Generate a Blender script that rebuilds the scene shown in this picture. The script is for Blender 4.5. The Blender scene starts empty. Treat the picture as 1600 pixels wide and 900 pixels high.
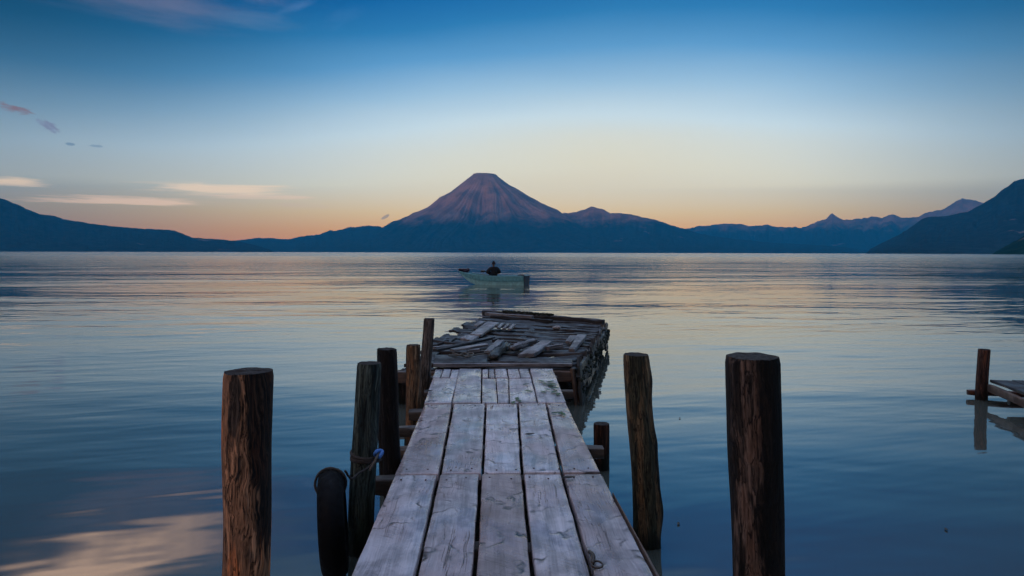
import bpy, bmesh, math, random
import numpy as np
from mathutils import Vector, Matrix, noise as mn
random.seed(7)
R = math.radians
sc = bpy.context.scene
C = sc.collection

# ---------------------------------------------------------------- camera
F = 1066.667
cam = bpy.data.objects.new('camera', bpy.data.cameras.new('camera'))
C.objects.link(cam); sc.camera = cam
cam.data.sensor_width = 36; cam.data.lens = 24
cam.data.clip_start = 0.05; cam.data.clip_end = 90000
CAM = Vector((0, 0, 2.0))
RM = Matrix.Rotation(R(-1.88), 3, 'Z') @ Matrix.Rotation(R(90 - 2.98), 3, 'X') @ Matrix.Rotation(R(0.14), 3, 'Z')
cam.matrix_world = Matrix.Translation(CAM) @ RM.to_4x4()

# ---------------------------------------------------------------- sun and sky
SUN_AZ, SUN_EL = R(218), R(3.0)          # azimuth clockwise from +Y (behind the camera, to the left)
SUN_STRENGTH = 4.2
SUN_COL = (1.0, 0.52, 0.32)
SKY_NISHITA = 0.05
HAZE, HAZE_TOP, HAZE_LEN = 6.5e-5, 1750, 19000
sd = Vector((math.sin(SUN_AZ)*math.cos(SUN_EL), math.cos(SUN_AZ)*math.cos(SUN_EL), math.sin(SUN_EL)))
sun = bpy.data.objects.new('sun', bpy.data.lights.new('sun', 'SUN'))
sun.data.energy = SUN_STRENGTH; sun.data.angle = R(0.5); sun.data.color = SUN_COL
sun.rotation_mode = 'QUATERNION'; sun.rotation_quaternion = sd.to_track_quat('Z', 'Y')
sun.location = (0, 0, 50); C.objects.link(sun)

sc.view_settings.view_transform = 'Standard'; sc.view_settings.look = 'None'
sc.view_settings.exposure = 0; sc.view_settings.gamma = 1; sc.view_settings.use_curve_mapping = False
sc.cycles.volume_bounces = 0; sc.cycles.max_bounces = 6; sc.cycles.diffuse_bounces = 2
sc.cycles.glossy_bounces = 3; sc.cycles.volume_max_steps = 64; sc.cycles.sample_clamp_indirect = 4

def lin(c):
    return tuple(((v/255.0)/12.92 if v/255.0 <= 0.04045 else ((v/255.0+0.055)/1.055)**2.4) for v in c)

class NT:
    """small node builder: values are sockets or numbers"""
    def __init__(s, tree):
        s.t = tree; s.n = tree.nodes; s.l = tree.links
    def put(s, sock, v):
        if hasattr(v, 'is_output'): s.l.new(v, sock)
        elif v is not None:
            if isinstance(v, (tuple, list)) and len(v) == 3 and sock.type == 'RGBA': v = (*v, 1)
            sock.default_value = v
    def m(s, op, a, b=None, c=None, clamp=False):
        n = s.n.new('ShaderNodeMath'); n.operation = op; n.use_clamp = clamp
        s.put(n.inputs[0], a)
        if b is not None: s.put(n.inputs[1], b)
        if c is not None: s.put(n.inputs[2], c)
        return n.outputs[0]
    def v(s, op, a, b=None):
        n = s.n.new('ShaderNodeVectorMath'); n.operation = op
        s.put(n.inputs[0], a)
        if b is not None: s.put(n.inputs[3 if op == 'SCALE' else 1], b)
        return n.outputs[1] if op in ('LENGTH', 'DOT_PRODUCT', 'DISTANCE') else n.outputs[0]
    def sep(s, a):
        n = s.n.new('ShaderNodeSeparateXYZ'); s.put(n.inputs[0], a); return n.outputs
    def comb(s, x, y, z=0.0):
        n = s.n.new('ShaderNodeCombineXYZ')
        for i, q in enumerate((x, y, z)): s.put(n.inputs[i], q)
        return n.outputs[0]
    def mapr(s, v, a, b, c=0.0, d=1.0, smooth=True):
        n = s.n.new('ShaderNodeMapRange')
        if smooth: n.interpolation_type = 'SMOOTHSTEP'
        s.put(n.inputs['Value'], v)
        for k, q in zip(('From Min', 'From Max', 'To Min', 'To Max'), (a, b, c, d)): s.put(n.inputs[k], q)
        return n.outputs[0]
    def noise(s, vec, scale=1.0, detail=4.0, rough=0.5, dist=0.0):
        n = s.n.new('ShaderNodeTexNoise')
        s.put(n.inputs['Vector'], vec); s.put(n.inputs['Scale'], scale)
        s.put(n.inputs['Detail'], detail); s.put(n.inputs['Roughness'], rough); s.put(n.inputs['Distortion'], dist)
        return n.outputs[0]
    def mix(s, f, a, b, blend='MIX'):
        n = s.n.new('ShaderNodeMix'); n.data_type = 'RGBA'; n.blend_type = blend
        s.put(n.inputs[0], f); s.put(n.inputs[6], a); s.put(n.inputs[7], b)
        return n.outputs[2]
    def ramp(s, f, pts, interp='LINEAR'):
        n = s.n.new('ShaderNodeValToRGB'); n.color_ramp.interpolation = interp
        e = n.color_ramp.elements
        while len(e) < len(pts): e.new(0.5)
        for q, (p, c) in zip(e, pts): q.position = p; q.color = (*c, 1)
        s.put(n.inputs[0], f); return n.outputs[0]

world = bpy.data.worlds.new('World'); sc.world = world; world.use_nodes = True
def build_world():
    t = world.node_tree; t.nodes.clear(); g = NT(t)
    tc = t.nodes.new('ShaderNodeTexCoord')
    d = g.v('NORMALIZE', tc.outputs['Generated'])
    x, y, z = g.sep(d)
    el = g.m('MULTIPLY', g.m('ARCSINE', z), 180/math.pi)
    az = g.m('MULTIPLY', g.m('ARCTAN2', x, y), 180/math.pi)      # 0 = along the dock, + to the right
    # colours of the dusk sky by elevation
    pts = [(0.0, (220, 128, 10)), (1.6, (228, 156, 48)), (3.2, (232, 192, 118)), (5.0, (230, 218, 184)), (7.6, (206, 220, 222)),
           (10.3, (158, 190, 212)), (12.9, (96, 152, 196)), (15.4, (44, 116, 170)), (17.9, (4, 88, 152)), (20.3, (0, 72, 138)),
           (24, (96, 128, 158)), (30, (136, 158, 182)), (40, (150, 178, 218)), (55, (190, 208, 250)), (90, (190, 208, 250))]
    # slow drift so that the bands are not ruler straight
    wob = g.m('MULTIPLY', g.m('SUBTRACT', g.noise(g.comb(g.m('MULTIPLY', az, 0.02), g.m('MULTIPLY', el, 0.10)), 1.0, 3, 0.5), 0.5), 2.6)
    # the pale band is taller right of the volcano
    lift = g.m('MULTIPLY', g.mapr(g.m('ABSOLUTE', g.m('SUBTRACT', az, 9.0)), 0.0, 38.0, 1.0, 0.0), 3.6)
    e2 = g.m('SUBTRACT', g.m('ADD', el, g.m('MULTIPLY', wob, g.mapr(el, 2, 10))), g.m('MULTIPLY', lift, g.mapr(el, 3, 10)))
    col = g.ramp(g.m('DIVIDE', g.m('MAXIMUM', e2, 0.0), 90.0), [(p/90.0, lin(c)) for p, c in pts])
    # the air in front dims the low sky, so it is that much brighter behind it
    path = g.m('MINIMUM', HAZE_LEN, g.m('DIVIDE', HAZE_TOP, g.m('MAXIMUM', g.m('TANGENT', g.m('MULTIPLY', el, math.pi/180)), .01)))
    comp = g.m('EXPONENT', g.m('MULTIPLY', path, HAZE*.8))
    # sky darkens to both sides, a lens vignette put into its colour
    side = g.mapr(g.m('ABSOLUTE', g.m('SUBTRACT', az, 8.0)), 10.0, 52.0, 1.0, 0.42)
    side = g.m('MULTIPLY', side, g.mapr(az, 22.0, 45.0, 1.0, 0.72))
    side = g.m('MULTIPLY', side, g.m('SUBTRACT', 1.0, g.m('MULTIPLY', g.m('MULTIPLY', g.mapr(el, 7.0, 17.0), g.mapr(el, 30.0, 42.0, 1.0, 0.0)), g.mapr(az, -8.0, -40.0, 0.0, .55))))
    col = g.mix(1.0, col, g.comb(side, side, side), 'MULTIPLY')
    up = g.mapr(el, 33.0, 60.0, 1.0, 2.9)  # unseen high sky brightened, added fill for deck and haze
    col = g.mix(1.0, col, g.comb(up, up, up), 'MULTIPLY')
    # ---- clouds, placed by compass direction
    def blob(a0, e0, sa, se, tilt=0.0, ns=0.25, ny=1.6, thr=(0.60, 0.86), edge=1.2):
        da = g.m('SUBTRACT', az, a0)
        de = g.m('SUBTRACT', g.m('SUBTRACT', el, e0), g.m('MULTIPLY', da, tilt))
        q = g.m('ADD', g.m('POWER', g.m('ABSOLUTE', g.m('DIVIDE', da, sa)), 2.0), g.m('POWER', g.m('ABSOLUTE', g.m('DIVIDE', de, se)), 2.0))
        body = g.m('EXPONENT', g.m('MULTIPLY', q, -edge))
        nz = g.noise(g.comb(g.m('MULTIPLY', az, ns), g.m('MULTIPLY', g.m('SUBTRACT', el, g.m('MULTIPLY', da, tilt)), ny), a0*3.1), 1.0, 6, 0.58, 0.35)
        w = g.m('ADD', g.m('MULTIPLY', body, 0.5), g.m('MULTIPLY', g.m('SUBTRACT', nz, .15), 0.95))
        return g.m('MULTIPLY', g.mapr(w, thr[0], thr[1]), g.m('MINIMUM', g.m('MULTIPLY', body, 2.2), 1.0))
    def lay(col, m, c, k, e=1.0):
        return g.mix(g.m('MULTIPLY', m, k, clamp=True), col, tuple(q_*e for q_ in lin(c)))
    col = lay(col, blob(-21.0, 4.8, 6.0, 0.50, 0.01, 0.18, 2.6, (.42, .8)), (255, 216, 166), 0.9)
    col = lay(col, blob(-18.0, 4.3, 4.6, 0.3, 0.0, 0.2, 3.5, (.45, .8)), (250, 205, 160), 0.6)
    col = lay(col, blob(-34.2, 4.65, 2.8, 0.38, 0.0, 0.3, 2.2, (.42, .8)), (255, 214, 160), 0.85)
    col = lay(col, blob(-27.5, 3.65, 7.5, 0.42, 0.0, 0.25, 4.0, (.48, .85)), (252, 205, 156), 0.8)
    col = lay(col, blob(-16.0, 3.7, 5.0, 0.3, -0.01, 0.25, 4.0, (.66, .9)), (214, 178, 148), 0.5)
    col = lay(col, blob(-34.0, 9.5, 1.6, 0.36, -0.16, 1.5, 4.5, (.56, .88)), (128, 88, 78), 0.9)
    col = lay(col, blob(-32.0, 8.55, 0.9, 0.42, -0.35, 2.6, 4.5, (.50, .80)), (122, 112, 130), 0.8)
    col = lay(col, blob(-30.8, 7.45, 0.3, 0.11, 0.0, 2, 3, (0.5, 0.62)), (90, 100, 120), 0.6)
    col = lay(col, blob(-29.2, 7.45, 0.5, 0.10, 0.0, 2, 3, (0.5, 0.62)), (100, 110, 130), 0.5)
    col = lay(col, blob(-8.6, 2.9, 0.35, 0.16, 0.5, 2, 3, (0.5, 0.62)), (120, 100, 95), 0.6)
    col = lay(col, blob(-25.5, 17.8, 9.0, 1.9, -0.02, 0.09, 0.6, (.42, 1.0)), (128, 118, 136), 0.5)
    col = lay(col, blob(-19.0, 17.2, 5.0, 0.9, 0.02, 0.2, 0.8, (.5, 1.0)), (92, 120, 156), 0.45)
    col = lay(col, blob(-15.0, 18.8, 2.2, 0.5, 0.45, 0.5, 1.2, (.5, 1.1)), (100, 130, 175), 0.35)
    col = lay(col, blob(-12.0, 18.0, 2.6, 0.8, 0.35, 0.4, 1.0, (.5, 1.1)), (80, 125, 175), 0.3)
    col = lay(col, blob(-32.0, 21.7, 11.0, 2.1, -0.10, 0.10, 0.38, (0.32, 0.84), 1.3), (250, 206, 172), 0.95, 1.45)
    col = lay(col, blob(4.0, 32.0, 60.0, 6.0, 0.0, 0.03, 0.2, (0.5, 0.8)), (90, 110, 150), 0.4)
    # glow round the low sun behind the camera
    sdot = g.v('DOT_PRODUCT', d, tuple(Vector((sd.x, sd.y, 0.16)).normalized()))
    glow = g.mapr(sdot, 0.45, 1.0)
    col = g.mix(glow, col, (0.85, 0.52, 0.38))
    back = g.mapr(y, -0.1, -0.7, 1.0, 0.45)
    col = g.mix(g.m('SUBTRACT', 1.0, glow), col, g.mix(1.0, col, g.comb(back, back, back), 'MULTIPLY'))
    col = g.mix(1.0, col, g.comb(comp, comp, comp), 'MULTIPLY')
    nish = t.nodes.new('ShaderNodeTexSky'); nish.sky_type = 'NISHITA'; nish.sun_disc = False
    nish.sun_elevation = SUN_EL; nish.sun_rotation = SUN_AZ; nish.altitude = 1500; nish.dust_density = 1.2
    b1 = t.nodes.new('ShaderNodeBackground'); g.put(b1.inputs[0], nish.outputs[0]); b1.inputs[1].default_value = SKY_NISHITA * 0.15
    b2 = t.nodes.new('ShaderNodeBackground'); g.put(b2.inputs[0], col); b2.inputs[1].default_value = 1.0
    ad = t.nodes.new('ShaderNodeAddShader'); t.links.new(b1.outputs[0], ad.inputs[0]); t.links.new(b2.outputs[0], ad.inputs[1])
    out = t.nodes.new('ShaderNodeOutputWorld'); t.links.new(ad.outputs[0], out.inputs[0])
build_world()

# ---------------------------------------------------------------- helpers
def ray(px, py):
    return (RM @ Vector(((px-800)/F, -(py-450)/F, -1.0))).normalized()
def G(px, py, z):                      # where the sight line of a pixel meets height z
    d = ray(px, py); return CAM + d*((z-CAM.z)/d.z)
def P(px, py, Y):                      # where it meets distance Y
    d = ray(px, py); return CAM + d*(Y/d.y)

def tag(o, label=None, cat=None, group=None, kind=None):
    if label: o['label'] = label
    if cat: o['category'] = cat
    if group: o['group'] = group
    if kind: o['kind'] = kind
    return o
def empty(name, loc=(0, 0, 0)):
    o = bpy.data.objects.new(name, None); o.location = loc; o.empty_display_size = 0.2; C.objects.link(o); return o
def obj(name, verts, faces, mat, parent=None, origin=None, uvs=None, smooth=True):
    """verts in world space; origin in world space becomes the object's location"""
    origin = Vector(origin) if origin is not None else Vector((0, 0, 0))
    me = bpy.data.meshes.new(name)
    me.from_pydata([tuple(Vector(v)-origin) for v in verts], [], faces)
    if uvs is not None:
        ul = me.uv_layers.new(name='UVMap')
        for lp in me.loops: ul.data[lp.index].uv = uvs[lp.vertex_index]
    if smooth: me.polygons.foreach_set('use_smooth', [True]*len(me.polygons))
    me.materials.append(mat); me.update()
    o = bpy.data.objects.new(name, me); C.objects.link(o)
    if parent:
        o.parent = parent; o.location = origin - parent.location
    else: o.location = origin
    return o
def merge(parts):
    V, Fc, U = [], [], []
    for p in parts:
        b = len(V); V += p[0]; Fc += [tuple(i+b for i in f) for f in p[1]]
        U += (p[2] if len(p) > 2 else [(0, 0)]*len(p[0]))
    return V, Fc, U

def nz(x, y, z=0.0): return mn.noise(Vector((x, y, z)))
def fb(x, y, z=0.0): return mn.fractal(Vector((x, y, z)), 1.0, 2.0, 4)

def slab(a, b, c, d, th, bev=0.006, wav=0.004, rough=0.0015, step=0.05, seed=0, ragged=0.0, warp=0.0):
    """board: corners near-left a, near-right b, far-right c, far-left d (top face); v runs from a to d"""
    a, b, c, d = map(Vector, (a, b, c, d))
    wid = ((b-a).length+(c-d).length)/2; ln = ((d-a).length+(c-b).length)/2
    nu = max(4, min(14, int(wid/step)+1)); nv = max(4, min(60, int(ln/step)))
    nrm = (b-a).cross(d-a).normalized()
    if nrm.z < 0: nrm = -nrm
    us = [0, min(.2, bev/wid)] + [i/nu for i in range(1, nu)] + [1-min(.2, bev/wid), 1]
    vs = [0, min(.2, bev/ln)] + [i/nv for i in range(1, nv)] + [1-min(.2, bev/ln), 1]
    us = sorted(us); vs = sorted(vs)
    nU, nV = len(us), len(vs)
    V, U = [], []
    def pt(u, v): return a.lerp(b, u).lerp(d.lerp(c, u), v)
    side = (b-a).normalized(); along = (d-a).normalized()
    for j, v in enumerate(vs):
        for i, u in enumerate(us):
            p = pt(u, v)
            eu = 1 if u in (0, 1) else 0; ev = 1 if v in (0, 1) else 0
            off = 0
            if u <= .5: sgn = -1
            else: sgn = 1
            edge = wav*(nz(v*ln*3.1, seed+sgn*7.3)+.5*nz(v*ln*11, seed+sgn*3.3))*abs(2*u-1)**2
            p = p + side*edge*sgn*1.0
            if ragged and v > .5: p = p + along*ragged*nz(u*wid*25, seed*1.7)*(2*v-1)**2
            if ragged and v <= .5: p = p - along*ragged*nz(u*wid*25, seed*2.7+9)*(1-2*v)**2
            h = rough*nz(u*wid*45, v*ln*5, seed) + 0.6*rough*nz(u*wid*16, v*ln*14, seed+3)
            h += warp*(nz(v*ln*1.3, seed*1.1)+(u-.5)*nz(v*ln*1.1, seed+40))
            if eu or ev: h -= bev*(1+.5*nz(v*ln*9, seed+u*5))
            V.append(tuple(p+nrm*h)); U.append((u*wid, v*ln))
    Fc = [(j*nU+i, j*nU+i+1, (j+1)*nU+i+1, (j+1)*nU+i) for j in range(nV-1) for i in range(nU-1)]
    # sides
    ring = [i for i in range(nU)] + [j*nU+nU-1 for j in range(1, nV)] + [(nV-1)*nU+i for i in range(nU-2, -1, -1)] + [j*nU for j in range(nV-2, 0, -1)]
    base = len(V)
    for k in ring:
        p = Vector(V[k]) - nrm*th*(1+.12*nz(k*.3, seed)); V.append(tuple(p)); U.append((U[k][0]+th*.8, U[k][1]+th*.3))
    n = len(ring)
    for k in range(n):
        k2 = (k+1) % n; Fc.append((ring[k], base+k, base+k2, ring[k2]))
    Fc.append(tuple(base+k for k in range(n-1, -1, -1)))
    return V, Fc, U
def board(name, quad, th, mat, parent=None, **kw):
    kw.setdefault('seed', random.random()*100)
    V, Fc, U = slab(*quad, th, **kw)
    ctr = sum((Vector(q) for q in quad), Vector())/4
    o = obj(name, V, Fc, mat, parent, ctr, U)
    wn(o); return o
def wn(o):
    m = o.modifiers.new('edges', 'EDGE_SPLIT'); m.split_angle = R(50)

def beam(p0, p1, w, h, seed=0, rough=.004, n=24, roundness=.0):
    """squared log between two centre points, w wide, h high, with worn edges"""
    p0, p1 = Vector(p0), Vector(p1); ax = (p1-p0); L = ax.length; ax.normalize()
    up = Vector((0, 0, 1)) if abs(ax.z) < .9 else Vector((0, 1, 0)); sx = ax.cross(up).normalized(); up = sx.cross(ax).normalized()
    V, U, m = [], [], 20
    n = max(3, min(60, int(L/.06)))
    for j in range(n+1):
        t = j/n; c = p0+ax*L*t
        e = .94 if j in (0, n) else 1
        for i in range(m):
            an = 2*math.pi*i/m; ca, sa = math.cos(an), math.sin(an)
            pw = .35 + roundness*.65
            x = math.copysign(abs(ca)**pw, ca)*w/2; y = math.copysign(abs(sa)**pw, sa)*h/2
            k = e*(1+ .0) ; dz = rough*(nz(ca*2+seed, sa*2, t*L*3)+.6*nz(ca*9+seed, sa*9, t*L*2.2)+ .4*nz(ca*5, sa*5+seed, t*L*12))
            rr = Vector((x, y)).length or 1
            V.append(tuple(c + sx*(x*k+dz*x/rr) + up*(y*k+dz*y/rr))); U.append((i/m*(w+h)*1.6, t*L))
    Fc = [(j*m+i, j*m+(i+1) % m, (j+1)*m+(i+1) % m, (j+1)*m+i) for j in range(n) for i in range(m)]
    Fc.append(tuple(range(m-1, -1, -1))); Fc.append(tuple(n*m+i for i in range(m)))
    return V, Fc, U
def beam_o(name, p0, p1, w, h, mat, parent=None, **kw):
    kw.setdefault('seed', random.random()*50)
    V, Fc, U = beam(p0, p1, w, h, **kw); o = obj(name, V, Fc, mat, parent, (Vector(p0)+Vector(p1))/2, U); wn(o); return o

def tube(pts, r, m=10, closed=False, twist=0.0, rad=None):
    pts = [Vector(p) for p in pts]; n = len(pts); V, U = [], []
    ref = None; s = 0
    for j, p in enumerate(pts):
        a = pts[(j-1) % n] if (closed or j) else p; b = pts[(j+1) % n] if (closed or j < n-1) else p
        ax = (b-a).normalized()
        if ref is None:
            ref = ax.cross(Vector((0, 0, 1))); ref = ref if ref.length > .1 else ax.cross(Vector((1, 0, 0)))
        ref = (ref-ax*ref.dot(ax)).normalized(); up = ax.cross(ref)
        s += (p-pts[j-1]).length if j else 0
        rr = rad[j] if rad else r
        for i in range(m):
            an = 2*math.pi*i/m
            k = 1 + (.18*math.cos(3*(an+s*twist)) if twist else 0)
            V.append(tuple(p + (ref*math.cos(an)+up*math.sin(an))*rr*k)); U.append((i/m*r*6, s))
    Fc = [(j*m+i, j*m+(i+1) % m, ((j+1) % n)*m+(i+1) % m, ((j+1) % n)*m+i) for j in range(n if closed else n-1) for i in range(m)]
    if not closed:
        Fc.append(tuple(range(m-1, -1, -1))); Fc.append(tuple((n-1)*m+i for i in range(m)))
    return V, Fc, U
def smooth_path(pts, n=8):
    pts = [Vector(p) for p in pts]; out = []
    for i in range(len(pts)-1):
        p0, p1, p2, p3 = pts[max(i-1, 0)], pts[i], pts[i+1], pts[min(i+2, len(pts)-1)]
        for k in range(n):
            t = k/n
            out.append(.5*((2*p1)+(p2-p0)*t+(2*p0-5*p1+4*p2-p3)*t*t+(-p0+3*p1-3*p2+p3)*t**3))
    out.append(pts[-1]); return out

# ---------------------------------------------------------------- materials
def new_mat(name):
    m = bpy.data.materials.new(name); m.use_nodes = True; t = m.node_tree; t.nodes.clear()
    g = NT(t); b = t.nodes.new('ShaderNodeBsdfPrincipled'); o = t.nodes.new('ShaderNodeOutputMaterial')
    t.links.new(b.outputs[0], o.inputs[0]); return m, g, b
def bump(g, b, h, dist, strength=1.0):
    n = g.n.new('ShaderNodeBump'); g.put(n.inputs['Height'], h); n.inputs['Distance'].default_value = dist
    n.inputs['Strength'].default_value = strength; g.l.new(n.outputs[0], b.inputs['Normal'])
def orand(g):
    return g.n.new('ShaderNodeObjectInfo').outputs['Random']
def tcoord(g, k='Object'):
    return g.n.new('ShaderNodeTexCoord').outputs[k]

def mat_plank(name, c_lo, c_hi, c_red, dark=1.0, rough=(.15, .42), stain=.95):
    m, g, b = new_mat(name)
    rnd = orand(g)
    uv = g.v('ADD', tcoord(g, 'UV'), g.comb(g.m('MULTIPLY', rnd, 37.0), g.m('MULTIPLY', rnd, 71.0), g.m('MULTIPLY', rnd, 13.0)))
    u, v, w = g.sep(uv)
    warp = g.m('MULTIPLY', g.noise(g.comb(g.m('MULTIPLY', u, 3.0), g.m('MULTIPLY', v, 1.6), w), 1.0, 2, .5), .10)
    uw = g.m('ADD', u, warp)
    fib = g.noise(g.comb(g.m('MULTIPLY', uw, 120.0), g.m('MULTIPLY', v, 3.5), w), 1.0, 5, .65)
    cath = g.noise(g.comb(g.m('MULTIPLY', uw, 22.0), g.m('MULTIPLY', v, 1.1), w), 1.0, 3, .5)
    blot = g.noise(g.comb(g.m('MULTIPLY', u, 5.0), g.m('MULTIPLY', v, 4.0), w), 1.0, 6, .62)
    big = g.noise(g.comb(g.m('MULTIPLY', u, 2.4), g.m('MULTIPLY', v, 1.2), g.m('ADD', w, 9.0)), 1.0, 3, .5)
    # thin curved tide-lines and cracks running across
    lo = g.noise(g.comb(g.m('MULTIPLY', u, 2.6), g.m('MULTIPLY', v, 2.1), g.m('ADD', w, 4.0)), 1.0, 3, .55)
    line = g.m('SUBTRACT', 1.0, g.mapr(g.m('ABSOLUTE', g.m('SUBTRACT', lo, .52)), 0.0, .030))
    line = g.m('MULTIPLY', line, g.mapr(blot, .44, .62))
    crk = g.noise(g.comb(g.m('MULTIPLY', uw, 42.0), g.m('MULTIPLY', v, .9), g.m('ADD', w, 2.0)), 1.0, 2, .5)
    crack = g.m('MULTIPLY', g.m('SUBTRACT', 1.0, g.mapr(g.m('ABSOLUTE', g.m('SUBTRACT', crk, .5)), 0.0, .012)), g.mapr(big, .50, .62))
    saw = g.noise(g.comb(g.m('MULTIPLY', u, 9.0), g.m('ADD', g.m('MULTIPLY', v, 85.0), g.m('MULTIPLY', u, 55.0)), w), 1.0, 3, .6)
    sawm = g.mapr(g.noise(g.comb(g.m('MULTIPLY', u, 3.0), g.m('MULTIPLY', v, 1.0), g.m('ADD', w, 21.0)), 1.0, 2, .5), .50, .60)
    vo = g.n.new('ShaderNodeTexVoronoi'); g.put(vo.inputs['Vector'], g.comb(g.m('MULTIPLY', u, 5.0), g.m('MULTIPLY', v, 1.9), w)); vo.inputs['Scale'].default_value = 1.0
    knot = g.m('SUBTRACT', 1.0, g.mapr(vo.outputs['Distance'], .03, .09))
    k = g.m('ADD', g.m('ADD', g.m('MULTIPLY', fib, .35), g.m('MULTIPLY', cath, .40)), g.m('MULTIPLY', blot, .45))
    col = g.mix(g.mapr(k, .42, .78), c_lo, c_hi)
    col = g.mix(g.m('MULTIPLY', g.mapr(big, .46, .66), .7), col, c_red)
    col = g.mix(g.m('MULTIPLY', g.mapr(blot, .56, .40), .25), col, tuple(q*.35 for q in c_lo))
    # wear differs from board to board
    tone = g.m('ADD', .78, g.m('MULTIPLY', g.m('FRACT', g.m('MULTIPLY', rnd, 17.3)), .42))
    col = g.mix(1.0, col, g.comb(tone, tone, tone), 'MULTIPLY')
    dk = g.m('MAXIMUM', g.m('MULTIPLY', line, stain), g.m('MULTIPLY', crack, .9))
    dk = g.m('MAXIMUM', dk, g.m('MULTIPLY', knot, .75))
    dk = g.m('MAXIMUM', dk, g.m('MULTIPLY', g.m('MULTIPLY', g.mapr(saw, .52, .70), sawm), .45))
    col = g.mix(dk, col, (.012*dark, .012*dark, .013*dark))
    g.put(b.inputs['Base Color'], col)
    wet = g.mapr(g.noise(g.comb(g.m('MULTIPLY', u, 4.0), g.m('MULTIPLY', v, 2.4), g.m('ADD', w, 33.0)), 1.0, 4, .6), .38, .62)
    g.put(b.inputs['Roughness'], g.m('ADD', rough[0], g.m('MULTIPLY', wet, rough[1]-rough[0])))
    b.inputs['Specular IOR Level'].default_value = .5
    h = g.m('ADD', g.m('MULTIPLY', fib, .5), g.m('MULTIPLY', blot, .5))
    h = g.m('SUBTRACT', h, g.m('MULTIPLY', dk, .9))
    h = g.m('ADD', h, g.m('MULTIPLY', g.m('MULTIPLY', saw, sawm), .6))
    bump(g, b, h, .004, .8)
    return m

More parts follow.
